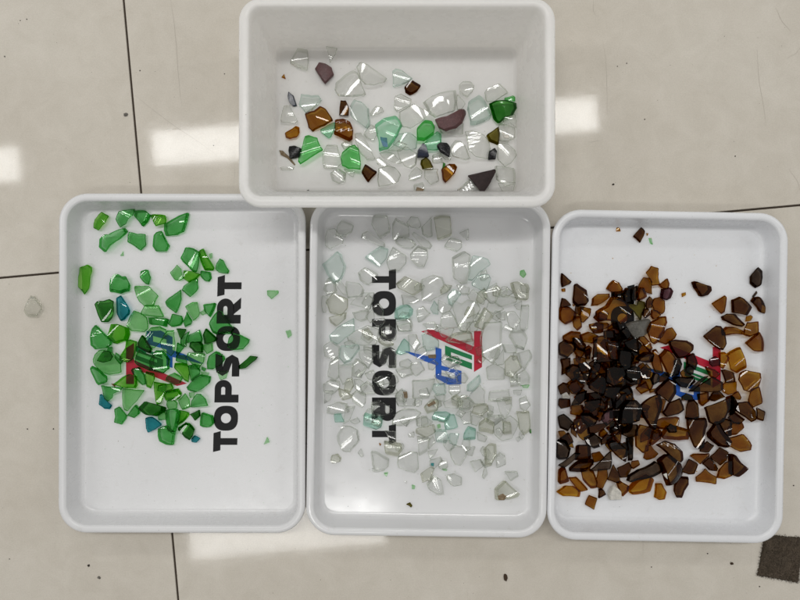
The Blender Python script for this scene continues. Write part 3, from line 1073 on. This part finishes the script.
MIXED_DATA = '''
@275,45
c 150,170 220,50 320,60 320,240 260,225
c 510,20 620,30 605,100 550,180 530,80
m 400,235 435,180 500,195 560,230 580,290 500,382 470,350
y 90,290 105,338 65,320
@345,45
c -85,385 0,320 90,275 130,300 200,480 180,500 80,520 -60,510 -95,450
c 120,220 150,180 220,200 410,320 390,355 290,390 200,385 150,330
a 475,265 510,240 570,255 670,330 600,375 480,410
d 600,410 665,350 755,405 720,450 655,483 610,455
@275,90
i 135,18 180,55 212,150 180,160 145,125 128,60
a 265,45 300,50 370,60 430,55 460,90 400,155 310,225 240,140
c 90,155 150,155 230,310 200,325 65,320 60,290
b 305,230 400,205 455,160 510,190 580,300 500,345 370,395 335,360 320,290
d 655,105 705,105 735,180 730,250 640,245 645,170
f 450,380 520,340 590,310 595,370 550,460 530,465 460,410
b 600,310 680,300 745,330 775,400 770,470 740,492 590,430
y 100,425 205,365 240,380 240,430 215,465 150,480 110,465
@275,140
h 295,-40 330,-50 420,-10 440,50 478,112 350,190 260,245 240,220 280,80
r 145,65 200,60 260,85 255,120 240,165 150,180 140,110
c 50,270 190,270 180,295 70,295
x 45,105 80,110 140,165 200,240 190,250 120,180 60,150
c 490,110 520,50 620,55 670,230 600,275 490,270 480,220
c 560,330 640,290 700,330 690,420 640,435 580,400
c 690,290 800,310 780,370 720,330
c 660,30 700,0 760,0 770,40 690,80
r 290,515 340,495 345,525 310,548
p 480,510 515,550 485,550
@345,90
a 95,100 160,120 225,180 240,320 210,368 60,260 55,170
c 250,230 310,160 370,175 385,210 330,240 260,260
c 500,65 560,40 660,90 650,150 520,205 495,180
c 190,430 260,345 325,380 330,440 290,500 220,470
a 540,440 650,430 720,480 710,580 600,600 480,540
c 430,590 540,500 620,540 560,600
@345,140
c 100,-60 160,-70 260,110 300,180 220,190 150,120 110,20
h -30,165 -20,130 50,70 95,50 140,100 165,240 160,300 40,285 -25,250
d 170,310 205,245 320,320 235,410
c 400,120 480,130 560,230 530,240 480,220 380,180 340,140
c 310,190 350,180 500,280 420,270 330,250
c 340,290 430,260 500,280 555,350 530,420 430,455 340,460 330,400
c 520,110 620,70 720,130 700,240 650,280 590,250 550,190
c 640,350 710,270 770,310 760,370 690,400 640,395
c 690,450 780,430 800,540 690,540
x 720,470 790,490 770,535 700,530
@345,90
f 320,370 400,310 510,280 530,290 575,370 540,460 440,580 345,590 350,500
z 350,465 420,480 430,570 380,560
@405,90
c 20,170 90,140 150,180 230,215 250,230 170,310 60,380 -20,370 -50,300 -50,220
c 190,120 260,75 400,30 490,10 510,110 480,210 300,275 250,240
c 520,45 600,130 560,190 520,190 500,110
c 310,310 580,330 575,440 460,440 370,430
m 310,310 430,290 560,200 600,190 600,230 560,340 500,400 400,430 340,390
f 230,470 330,390 360,420 355,560 320,580 220,580 200,520
h 125,370 200,300 270,310 300,360 290,420 200,490 130,480
@425,60
c 340,250 380,215 450,215 490,250 470,310 420,365 350,320
@455,90
a 140,125 240,62 270,90 360,250 350,270 220,330 160,335 140,220 130,180
c 300,20 330,-15 440,-60 500,-10 530,20 400,110 320,110
h 500,75 580,55 600,70 600,110 500,100
k 355,130 420,105 500,100 605,120 610,170 570,240 510,260 440,318 400,280 375,200
c 100,420 170,415 280,455 330,510 350,580 330,680 200,665 130,600
o 320,445 430,370 445,430 435,535 350,500
c 480,280 600,240 615,370 560,330 490,350
c 440,340 600,370 600,470 530,515 450,500
w 470,410 500,450 545,450 540,485 490,480
@405,140
i 130,100 180,30 210,60 240,160 130,165
c 350,140 450,80 455,200 400,200
r 320,60 350,35 420,40 450,80 440,170 400,150 350,120
o 165,195 210,165 250,200 280,260 275,280 180,278 160,230
c 280,150 340,130 380,230 280,225
c 200,280 330,290 320,320 340,400 260,440 200,370
k 380,225 400,230 400,265 370,280
b 370,290 440,245 490,245 515,275 490,340 410,422 385,390
c 450,90 510,10 560,20 600,60 650,180 600,195 480,160
@455,140
r 345,115 400,80 420,110 405,190 335,195
c 430,40 530,40 600,100 615,150 560,230 500,265 430,190
c 410,260 590,280 600,360 590,440 500,470 420,400
c 430,420 600,410 590,500 490,520
c 30,500 150,390 260,520 240,540 30,540
j 135,355 400,300 405,320 350,430 280,530 260,520
'''
def parse(txt):
    ox = oy = 0; res = []
    for line in txt.strip().splitlines():
        if line[0] == '@':
            ox, oy = map(float, line[1:].split(',')); continue
        code, *pts = line.split()
        res.append((code, [(ox + float(a) / 10, oy + float(b) / 10) for a, b in (p.split(',') for p in pts)]))
    return res

def area(poly):
    return 0.5 * sum(a[0] * b[1] - b[0] * a[1] for a, b in zip(poly, poly[1:] + poly[:1]))

def centroid(poly):
    A = area(poly) or 1e-6
    x = y = 0
    for a, b in zip(poly, poly[1:] + poly[:1]):
        k = a[0] * b[1] - b[0] * a[1]
        x += (a[0] + b[0]) * k; y += (a[1] + b[1]) * k
    return x / (6 * A), y / (6 * A)

CELL = 0.001
class Heap:
    """height field of what already lies in a container, so that each new piece comes to rest on it"""
    def __init__(self, x0, y0, x1, y1, z):
        self.x0, self.y0 = x0, y0
        self.nx, self.ny = int((x1 - x0) / CELL) + 1, int((y1 - y0) / CELL) + 1
        self.h = np.full((self.nx, self.ny), z)
        self.z = z
    def cells(self, poly):
        xs = [p[0] for p in poly]; ys = [p[1] for p in poly]
        i0, i1 = max(0, int((min(xs) - self.x0) / CELL)), min(self.nx - 1, int((max(xs) - self.x0) / CELL) + 1)
        j0, j1 = max(0, int((min(ys) - self.y0) / CELL)), min(self.ny - 1, int((max(ys) - self.y0) / CELL) + 1)
        I, J = np.meshgrid(np.arange(i0, i1 + 1), np.arange(j0, j1 + 1), indexing='ij')
        X = self.x0 + I * CELL; Y = self.y0 + J * CELL
        ins = np.zeros(X.shape, bool)
        n = len(poly)
        for k in range(n):
            (xa, ya), (xb, yb) = poly[k], poly[(k + 1) % n]
            if ya == yb: continue
            c = ((ya > Y) != (yb > Y)) & (X < (xb - xa) * (Y - ya) / (yb - ya) + xa)
            ins ^= c
        return I[ins], J[ins], X[ins], Y[ins]

def refine(poly, rnd):
    """chip the corners and let the broken edges run a little uneven"""
    n = len(poly); res = []
    for i in range(n):
        p0, p1, p2 = Vector(poly[i - 1]), Vector(poly[i]), Vector(poly[(i + 1) % n])
        d0, d2 = p0 - p1, p2 - p1
        k = rnd.uniform(0.025, 0.07)
        a, b = p1 + d0 * k, p1 + d2 * k
        res += [a, b]
        L = (p2 - p1).length
        if L > 4.5:
            m = int(L / 4.5) + 1
            side = Vector((-d2.y, d2.x)).normalized()
            bow = rnd.uniform(-0.03, 0.03) * L
            for j in range(1, m):
                t = k + (1 - 2 * k) * j / m
                res.append(p1 + d2 * t + side * (bow * 4 * t * (1 - t) + rnd.uniform(-.18, .18)))
    return [(v.x, v.y) for v in res]

def lay_shard(name, code, poly, heap, rnd, thick=None, jitter=0.05, grow=1.0):
    gx, gy = centroid(poly)
    poly = [(gx + (x - gx) * grow, gy + (y - gy) * grow) for x, y in poly]
    if area(poly) < 0: poly = poly[::-1]
    cx, cyy = centroid(poly)
    A = abs(area(poly)); size = math.sqrt(A)
    word, (mf, me_), tf = GLASS[code]
    t = thick or max(0.0007, min(0.0036, 0.00022 * size + 0.0004)) * tf * rnd.uniform(.85, 1.2)
    if code in 'xz': t = 0.0005
    ref = refine(poly, rnd)
    z = heap.z
    for _ in range(2):
        k = (CAM_H - z - t) / FPX
        c = P(cx, cyy, z + t)
        loc = [((x - cx) * k, (cyy - y) * k) for x, y in ref]
        I, J, X, Y = heap.cells([(x + c.x, y + c.y) for x, y in loc])
        if len(X) == 0:
            I = np.array([min(max(int((c.x - heap.x0) / CELL), 0), heap.nx - 1)]); J = np.array([min(max(int((c.y - heap.y0) / CELL), 0), heap.ny - 1)])
            X = np.array([c.x]); Y = np.array([c.y])
        Hh = heap.h[I, J]; dx, dy = X - c.x, Y - c.y
        a = b = 0.0
        if len(X) >= 6:
            M = np.stack([dx, dy, np.ones_like(dx)], 1)
            a, b, _c = np.linalg.lstsq(M, Hh, rcond=None)[0]
        s = math.hypot(a, b)
        if s > 0.42: a, b = a * 0.42 / s, b * 0.42 / s
        if _ == 0: ja, jb = rnd.gauss(0, jitter), rnd.gauss(0, jitter)
        a += ja; b += jb
        z = float(np.max(Hh - a * dx - b * dy))
        lowest = float(np.percentile(Hh - a * dx - b * dy, 80))
        z = z * 0.6 + lowest * 0.4 if code not in 'xz' else lowest
    R = (rnd.uniform(0.022, 0.045) if size > 7 else rnd.uniform(0.010, 0.026)) * (0.75 if code in 'cav' else 1.0)
    sg = 1 if rnd.random() < 0.78 else -1
    phi = rnd.uniform(0, math.pi)
    flat = rnd.random() < 0.0
    cp, sp = math.cos(phi), math.sin(phi)
    def curve(x, y):
        if flat or code in 'xz': return 0.0
        u = x * cp + y * sp; w = -x * sp + y * cp
        return -sg * (u * u / (2 * R) + w * w / (16 * R))
    rmean = sum(math.hypot(x, y) for x, y in loc) / len(loc)
    bev = min(0.0008, 0.13 * rmean)
    zmin = min(curve(x, y) for x, y in loc + [(0, 0)])
    bm = bmesh.new()
    sk = rnd.uniform(0.1, 0.85) * t; sa = rnd.uniform(0, 6.283)
    skx, sky = (0, 0) if code in 'xz' else (sk * math.cos(sa), sk * math.sin(sa))
    def ring(f, zo, jit=0.0):
        g = 0.5 - min(zo / t, 1.0)      # the break runs slanting through the glass, so the top sits a little off the bottom
        return [bm.verts.new((x * f + skx * g, y * f + sky * g, curve(x * f, y * f) - zmin + zo + (rnd.uniform(-jit, jit) if jit else 0))) for x, y in loc]
    fb = max(0.6, 1 - bev / rmean)
    rows = [ring(0.5, 0), ring(0.93, 0), ring(0.995, 0.12 * t), ring(1.0, 0.62 * t, 0.12 * t), ring((1 + fb) / 2, 0.92 * t, 0.05 * t), ring(fb, t)] + [ring(f * fb, t) for f in ((0.86, 0.72, 0.57, 0.42, 0.27, 0.13) if size > 6 else (0.6, 0.3))]
    n = len(loc)
    cb = bm.verts.new((skx * 0.5, sky * 0.5, curve(0, 0) - zmin)); ct = bm.verts.new((-skx * 0.5, -sky * 0.5, curve(0, 0) - zmin + t))
    for r, (p, q) in enumerate(zip(rows, rows[1:])):
        for i in range(n):
            f = bm.faces.new((p[i], p[(i + 1) % n], q[(i + 1) % n], q[i]))
            f.material_index = 1 if 1 <= r <= 4 else 0
            f.smooth = f.material_index == 0
    for i in range(n):
        f = bm.faces.new((rows[0][(i + 1) % n], rows[0][i], cb)); f.smooth = True
        f = bm.faces.new((rows[-1][i], rows[-1][(i + 1) % n], ct)); f.smooth = True
    bm.edges.ensure_lookup_table()
    for row in (rows[1], rows[3], rows[5]):
        for i in range(n):
            e = bm.edges.get((row[i], row[(i + 1) % n]))
            if e: e.smooth = False
    o = link_mesh(name, bm, [mf, me_])
    if code not in 'xz':      # exact normals of the curved faces, so that reflections run smoothly over them
        me = o.data; nl = len(me.loops)
        co = np.empty(len(me.vertices) * 3); me.vertices.foreach_get('co', co); co = co.reshape(-1, 3)
        vi = np.empty(nl, int); me.loops.foreach_get('vertex_index', vi)
        npoly = len(me.polygons)
        tot = np.empty(npoly, int); me.polygons.foreach_get('loop_total', tot)
        mi = np.empty(npoly, int); me.polygons.foreach_get('material_index', mi)
        pn = np.empty(npoly * 3); me.polygons.foreach_get('normal', pn); pn = pn.reshape(-1, 3)
        lp = np.repeat(np.arange(npoly), tot)
        ln = pn[lp].copy()
        sgn = np.where(pn[lp, 2] > 0, 1.0, -1.0)
        X_ = co[vi, 0] + sgn * 0.5 * skx; Y_ = co[vi, 1] + sgn * 0.5 * sky
        U_ = X_ * cp + Y_ * sp; W_ = -X_ * sp + Y_ * cp
        gx_ = -sg * (U_ * cp / R - W_ * sp / (8 * R)); gy_ = -sg * (U_ * sp / R + W_ * cp / (8 * R))
        an = np.stack([-gx_, -gy_, np.ones(nl)], 1) * sgn[:, None]
        an /= np.linalg.norm(an, axis=1)[:, None]
        face = mi[lp] == 0
        ln[face] = an[face]
        me.normals_split_custom_set(ln.tolist())
    up = Vector((-a, -b, 1)).normalized()
    q = Vector((0, 0, 1)).rotation_difference(up)
    o.rotation_mode = 'QUATERNION'; o.rotation_quaternion = q
    o.location = (c.x, c.y, z + 0.00005)
    top = z + a * dx + b * dy + t - zmin * 0.6
    heap.h[I, J] = np.maximum(heap.h[I, J], top)
    return o, dict(cx=cx, cy=cyy, A=A, n=len(poly), code=code, poly=poly)

def aspect(poly):
    m = np.array(poly); m = m - m.mean(0)
    w = np.linalg.eigvalsh(m.T @ m)
    return math.sqrt(w[1] / max(w[0], 1e-6))

ORD = ['first', 'second', 'third', 'fourth', 'fifth', 'sixth', 'seventh', 'eighth', 'ninth', 'tenth', 'eleventh', 'twelfth', 'thirteenth', 'fourteenth', 'fifteenth', 'sixteenth']
def label_all(items, place_name, x0, y0, x1, y1, group):
    """one label per piece: size, outline, colour, zone of its tray, and its order among those that still look alike"""
    buckets = {}
    for o, d in items:
        if d['code'] in 'xz':
            base = GLASS[d['code']][0] + (' crust of residue' if d['code'] == 'x' else ' scrap of paper label')
            cat = 'residue'
        else:
            A = d['A']
            sz = 'tiny' if A < 22 else 'small' if A < 75 else 'medium' if A < 150 else 'large'
            asp = aspect(d['poly'])
            if d['n'] == 3: sh = 'triangular'
            elif asp > 2.0: sh = 'elongated'
            elif d['n'] == 4: sh = 'four-sided'
            elif d['n'] == 5: sh = 'five-sided'
            else: sh = 'many-sided'
            base = f"{sz} {sh} {GLASS[d['code']][0]} glass shard"
            cat = 'glass shard'
        u, v = (d['cx'] - x0) / (x1 - x0), (d['cy'] - y0) / (y1 - y0)
        row = 'upper' if v < 1 / 3 else 'lower' if v > 2 / 3 else 'mid'
        col = 'left' if u < 1 / 3 else 'right' if u > 2 / 3 else 'centre'
        key = f"{base}, {row} {col} of {place_name}"
        buckets.setdefault(key, []).append((o, d, cat))
    for key, lst in buckets.items():
        if len(lst) == 1:
            tag(lst[0][0], key, lst[0][2], group); continue
        xs = [d['cx'] for _, d, _ in lst]; ys = [d['cy'] for _, d, _ in lst]
        hor = (max(xs) - min(xs)) >= (max(ys) - min(ys))
        lst.sort(key=lambda e: e[1]['cx'] if hor else e[1]['cy'])
        N = len(lst)
        for i, (o, d, cat) in enumerate(lst):
            a, b = ('left', 'right') if hor else ('top', 'bottom')
            if i == 0: w = 'leftmost' if hor else 'topmost'
            elif i == N - 1: w = 'rightmost' if hor else 'bottommost'
            elif i <= (N - 1) / 2: w = f"{ORD[i]} from {a}"
            else: w = f"{ORD[N - 1 - i]} from {b}"
            tag(o, f"{key}, {w}", cat, group)

def rand_poly(rnd, cx, cyy, r):
    n = rnd.choice((4, 5, 5, 6)); a0 = rnd.uniform(0, 6.28); st = rnd.uniform(.65, 1)
    ph = rnd.uniform(0, 3.14)
    pts = []
    for i in range(n):
        a = a0 + (i + rnd.uniform(-.28, .28)) * 2 * math.pi / n
        q = r * rnd.uniform(.75, 1.2)
        x, y = q * math.cos(a), q * math.sin(a) * st
        pts.append((cx + x * math.cos(ph) - y * math.sin(ph), cyy + x * math.sin(ph) + y * math.cos(ph)))
    return pts

def tray_heap(bx0, by0, bx1, by1, z):
    a, b = P(bx0, by1, z), P(bx1, by0, z)
    return Heap(a.x, a.y, b.x, b.y, z)

def fill(data, heap, rnd, fillers, jitter, name, grow):
    res = []
    for code, poly in fillers + data:
        res.append(lay_shard(KIND.get(code, name), code, poly, heap, rnd, jitter=jitter, grow=grow))
    return res

KIND = {'x': 'residue', 'z': 'label_scrap'}
for _k, _n in (('gelkphf', 'green_glass_shard'), ('t', 'teal_glass_shard'), ('caqv', 'clear_glass_shard'), ('bd', 'brown_glass_shard'), ('y', 'amber_glass_shard'), ('o', 'olive_glass_shard'),
               ('nr', 'black_glass_shard'), ('u', 'purple_glass_shard'), ('i', 'blue_glass_shard'), ('mj', 'maroon_glass_shard'), ('s', 'frosted_glass_shard'), ('w', 'milky_glass_shard')):
    for _c in _k: KIND[_c] = _n
rnd = random.Random(11)
LZ = FLOOR_Z + 0.0005
items = fill(parse(GREEN_DATA), tray_heap(60, 195, 305, 532, LZ), rnd, [], 0.05, "glass_shard", 1.04)
label_all(items, "left tray", 79, 208, 293, 516, "green glass shards in the left tray")

fc = []
for i in range(60):
    x, y = rnd.uniform(335, 525), rnd.uniform(275, 465)
    fc.append((rnd.choice('cccv'), rand_poly(rnd, x, y, rnd.uniform(4.5, 7.5))))
items = fill(parse(CLEAR_DATA), tray_heap(308, 198, 550, 536, LZ), rnd, fc, 0.07, "glass_shard", 1.08)
label_all(items, "middle tray", 325, 210, 534, 517, "clear glass shards in the middle tray")

fb_ = []
for i in range(80):
    x = rnd.gauss(603, 26); y = rnd.gauss(390, 45)
    if 565 < x < 655 and 310 < y < 466:
        fb_.append((rnd.choice('bbbd'), rand_poly(rnd, x, y, rnd.uniform(5.5, 8.5))))
items = fill(parse(BROWN_DATA), tray_heap(550, 210, 790, 542, LZ), rnd, fb_, 0.06, "glass_shard", 1.15)
label_all(items, "right tray", 559, 226, 772, 524, "brown glass shards in the right tray")

items = fill(parse(MIXED_DATA), tray_heap(250, 5, 545, 200, BIN_FLOOR + 0.0004), rnd, [], 0.07, "glass_shard", 1.05)
label_all(items, "deep bin", 277, 48, 516, 194, "mixed glass shards in the deep bin")

o, _d = lay_shard("clear_glass_shard", 'c', [(29.5, 296.5), (34, 297), (41, 305), (41.5, 309), (36, 316), (26.5, 316), (23.5, 310)], tray_heap(0, 280, 57, 330, 0.0004), rnd)
tag(o, "clear glass shard lying on the bare floor left of the trays", "glass shard")

# fine glass crumbs strewn over the trays: too many and too small to count
def crumbs(name, label, spots, code, z):
    bm = bmesh.new()
    for px, py, r in spots:
        c = P(px, py, z); k = r * 0.001
        a0 = random.uniform(0, 6.28); n = random.choice((3, 4, 5))
        bot = [bm.verts.new((c.x + k * math.cos(a0 + i * 6.283 / n) * random.uniform(.6, 1.2), c.y + k * math.sin(a0 + i * 6.283 / n) * random.uniform(.6, 1.2), z)) for i in range(n)]
        top = bm.verts.new((c.x + random.uniform(-.3, .3) * k, c.y + random.uniform(-.3, .3) * k, z + k * 0.9))
        bm.faces.new(bot[::-1])
        for i in range(n): bm.faces.new((bot[i], bot[(i + 1) % n], top))
    o = link_mesh(name, bm, GLASS[code][1][0])
    tag(o, label, "glass crumbs", kind='stuff')
def scatter(n, x0, y0, x1, y1, r0, r1, cx=None, sg=None):
    out = []
    while len(out) < n:
        x, y = (random.gauss(cx[0], sg), random.gauss(cx[1], sg)) if cx else (random.uniform(x0, x1), random.uniform(y0, y1))
        if x0 < x < x1 and y0 < y < y1: out.append((x, y, random.uniform(r0, r1)))
    return out
crumbs("glass_crumbs", "tiny amber crumbs strewn around the brown shards in the right tray", scatter(70, 561, 228, 765, 520, .25, .75, (600, 350), 75), 'y', LZ)
crumbs("glass_crumbs", "fine clear splinters strewn over the right tray", scatter(60, 561, 228, 765, 520, .25, .7), 'c', LZ)
crumbs("glass_crumbs", "fine clear splinters strewn over the middle tray", scatter(170, 328, 215, 530, 512, .3, .9), 'v', LZ)
crumbs("glass_crumbs", "fine green splinters strewn over the left tray", scatter(40, 84, 214, 290, 510, .25, .6), 'p', LZ)
crumbs("glass_crumbs", "fine clear splinters strewn over the deep bin floor", scatter(45, 283, 55, 512, 190, .3, .8), 'v', BIN_FLOOR + .0003)

# ---------------------------------------------------------------- felt pad and dirt on the floor
def felt_pad():
    quad = [P(764.5, 534.5), P(803, 537.5), P(797.5, 582.5), P(756.8, 575.0)]
    root = empty("felt_pad", (P(780, 558).x, P(780, 558).y, 0))
    tag(root, "brown frayed felt pad lying beside the right tray's lower corner", "felt pad")
    m, nt, out = new_mat("brown_felt")
    v = obj_coords(nt)
    c = ramp(nt, noise(nt, 900, 5, 0.8, v), [(0.3, (0.035, 0.027, 0.019)), (0.60, (0.125, 0.100, 0.075)), (0.78, (0.25, 0.205, 0.155))])
    c = mixc(nt, 0.5, c, ramp(nt, noise(nt, 90, 3, 0.6, v), [(0.3, (0.7, 0.7, 0.7)), (0.7, (1.2, 1.15, 1.1))]), 'MULTIPLY')
    p = node(nt, "ShaderNodeBsdfPrincipled", Roughness=0.95)
    p.inputs["Specular IOR Level"].default_value = 0.1
    nt.links.new(c, p.inputs["Base Color"])
    nt.links.new(bump(nt, noise(nt, 1300, 5, 0.8, v), 0.9, 0.0012), p.inputs["Normal"])
    nt.links.new(p.outputs[0], out.inputs[0])
    n = 44
    r = random.Random(3)
    def at(u, w):
        a = quad[0].lerp(quad[1], u); b = quad[3].lerp(quad[2], u)
        return a.lerp(b, w)
    wob = [[r.uniform(-1, 1) for _ in range(n + 1)] for _ in range(4)]
    bm = bmesh.new(); V = []
    for i in range(n + 1):
        row = []
        for j in range(n + 1):
            u, w = i / n, j / n
            pt = at(u, w)
            e = 0.00075
            if i == 0: pt.x += wob[0][j] * e
            if i == n: pt.x += wob[1][j] * e
            if j == 0: pt.y += wob[2][i] * e
            if j == n: pt.y += wob[3][i] * e
            edge = min(i, j, n - i, n - j)
            z = 0.0003 if edge == 0 else 0.0020 + r.uniform(-.0004, .0004) if edge == 1 else 0.0028 + r.uniform(-.00035, .00035) + .0004 * math.sin(u * 7 + w * 5)
            row.append(bm.verts.new((pt.x - root.location.x, pt.y - root.location.y, z)))
        V.append(row)
    for i in range(n):
        for j in range(n):
            bm.faces.new((V[i][j], V[i][j + 1], V[i + 1][j + 1], V[i + 1][j]))
    bmesh.ops.recalc_face_normals(bm, faces=bm.faces)
    link_mesh("pad", bm, m, root)
    bm = bmesh.new()
    for k in range(1500):
        edge = r.random() < 0.30
        if edge:
            s = r.choice(((0, r.random()), (1, r.random()), (r.random(), 0), (r.random(), 1)))
        else:
            s = (r.random(), r.random())
        p0 = at(*s) - root.location
        a = r.uniform(0, 6.28); L = r.uniform(.0010, .0030)
        z0 = 0.0008 if edge else 0.0026
        w = r.uniform(.00005, .00012)
        pts = []
        for q in range(4):
            pts.append(Vector((p0.x + math.cos(a) * L * q / 3, p0.y + math.sin(a) * L * q / 3, z0 + (0.0010 if not edge else 0.0006) * math.sin(math.pi * q / 3))))
            a += r.uniform(-.6, .6)
        prev = None
        for q, pt in enumerate(pts):
            s_ = Vector((-math.sin(a), math.cos(a), 0)) * w
            cur = (bm.verts.new(pt - s_), bm.verts.new(pt + s_), bm.verts.new(pt + Vector((0, 0, w * 1.5))))
            if prev:
                for x, y in ((0, 1), (1, 2), (2, 0)):
                    bm.faces.new((prev[x], prev[y], cur[y], cur[x]))
            prev = cur
    f = link_mesh("fibre_fringe", bm, m, root); f['kind'] = 'stuff'
felt_pad()

M_DIRT = principled("black_dirt", (0.04, 0.033, 0.026), 0.8, 0.2, bump_args=(2000, 0.6, 0.0005))
M_SOIL = principled("brown_dirt", (0.055, 0.035, 0.022), 0.9, 0.2, bump_args=(2000, 0.6, 0.0005))
M_GREY = principled("grey_dirt", (0.15, 0.14, 0.125), 0.8, 0.2, bump_args=(2000, 0.6, 0.0005))
def lump(px, py, rx, ry, mat, label, name="dirt_speck"):
    c = P(px, py)
    if rx < 1.2: rx, ry = rx * 0.8, ry * 0.8
    bm = bmesh.new()
    bmesh.ops.create_icosphere(bm, subdivisions=2, radius=1)
    r = random.Random(int(px * 31 + py))
    for v in bm.verts:
        k = r.uniform(.72, 1.22)
        v.co = Vector((v.co.x * rx * .001 * k, v.co.y * ry * .001 * k, (max(v.co.z, -.15) + .15) * min(rx, ry) * .0007 * k))
    o = link_mesh(name, bm, mat)
    o.location = (c.x, c.y, 0.00008); o.rotation_euler.z = r.uniform(-.4, .4)
    tag(o, label, "dirt", "specks of dirt on the floor")
lump(505.5, 577.5, 2.2, 3.9, M_SOIL, "brown oval crumb of dirt on the floor below the middle tray")
lump(88.8, 565.5, 1.35, 1.35, M_DIRT, "round black speck on the floor below the left tray")
lump(99.2, 577.5, 1.5, 1.6, M_GREY, "greyish crumb below the round black speck near the bottom edge")
lump(125.8, 114.5, 2.2, 1.9, M_GREY, "grey flattened blob on the tile left of the long joint")
lump(26.8, 19.3, .8, .8, M_DIRT, "right one of two dark specks in the upper left corner")
lump(20.3, 20.6, .7, .7, M_DIRT, "left one of two dark specks in the upper left corner")
lump(4.8, 56.6, .9, .9, M_GREY, "grey speck at the left picture edge on the upper tile")
lump(140.0, 70.6, .7, .8, M_DIRT, "dark speck just right of the long joint above the floor reflection")
lump(224.5, 73.8, .7, .7, M_DIRT, "lone dark speck left of the deep bin")
lump(213.6, 145.5, .7, .6, M_DIRT, "dark speck inside the bright reflection left of the deep bin")
lump(626.6, 63.3, .8, .7, M_DIRT, "right one of two dark specks right of the deep bin")
lump(617.4, 66.4, .7, .7, M_DIRT, "left one of two dark specks right of the deep bin")
lump(644.5, 119.4, .9, .7, M_DIRT, "dark speck level with the small reflection right of the bin")
lump(735.2, 156.2, .8, .8, M_DIRT, "dark speck on the bare tile above the right tray")
lump(613.3, 184.4, 1.3, .9, M_DIRT, "larger dark speck just above the right tray's upper left corner")
lump(731.5, 563.4, 1.9, 1.4, M_SOIL, "small brown crumb on the floor left of the felt pad")
lump(651.5, 567.0, .8, .7, M_DIRT, "dark speck on the floor under the right tray's middle")
lump(707.5, 553.5, .8, .8, M_DIRT, "dark speck close under the right tray left of the felt pad")
lump(793.5, 485.5, .9, .9, M_DIRT, "dark speck right of the right tray near the picture edge")
lump(27.5, 429.0, .9, .9, M_DIRT, "dark speck on the floor left of the left tray")
lump(53.5, 429.0, .9, .9, M_DIRT, "dark speck touching the left tray's outer edge")
lump(9.5, 559.0, .8, .7, M_GREY, "grey speck in the lower left corner of the floor")
lump(759.5, 586.5, .9, .8, M_DIRT, "dark crumb below the felt pad's lower left corner")
lump(311.5, 218.0, .9, .8, M_DIRT, "dark speck in the gap between left and middle tray")
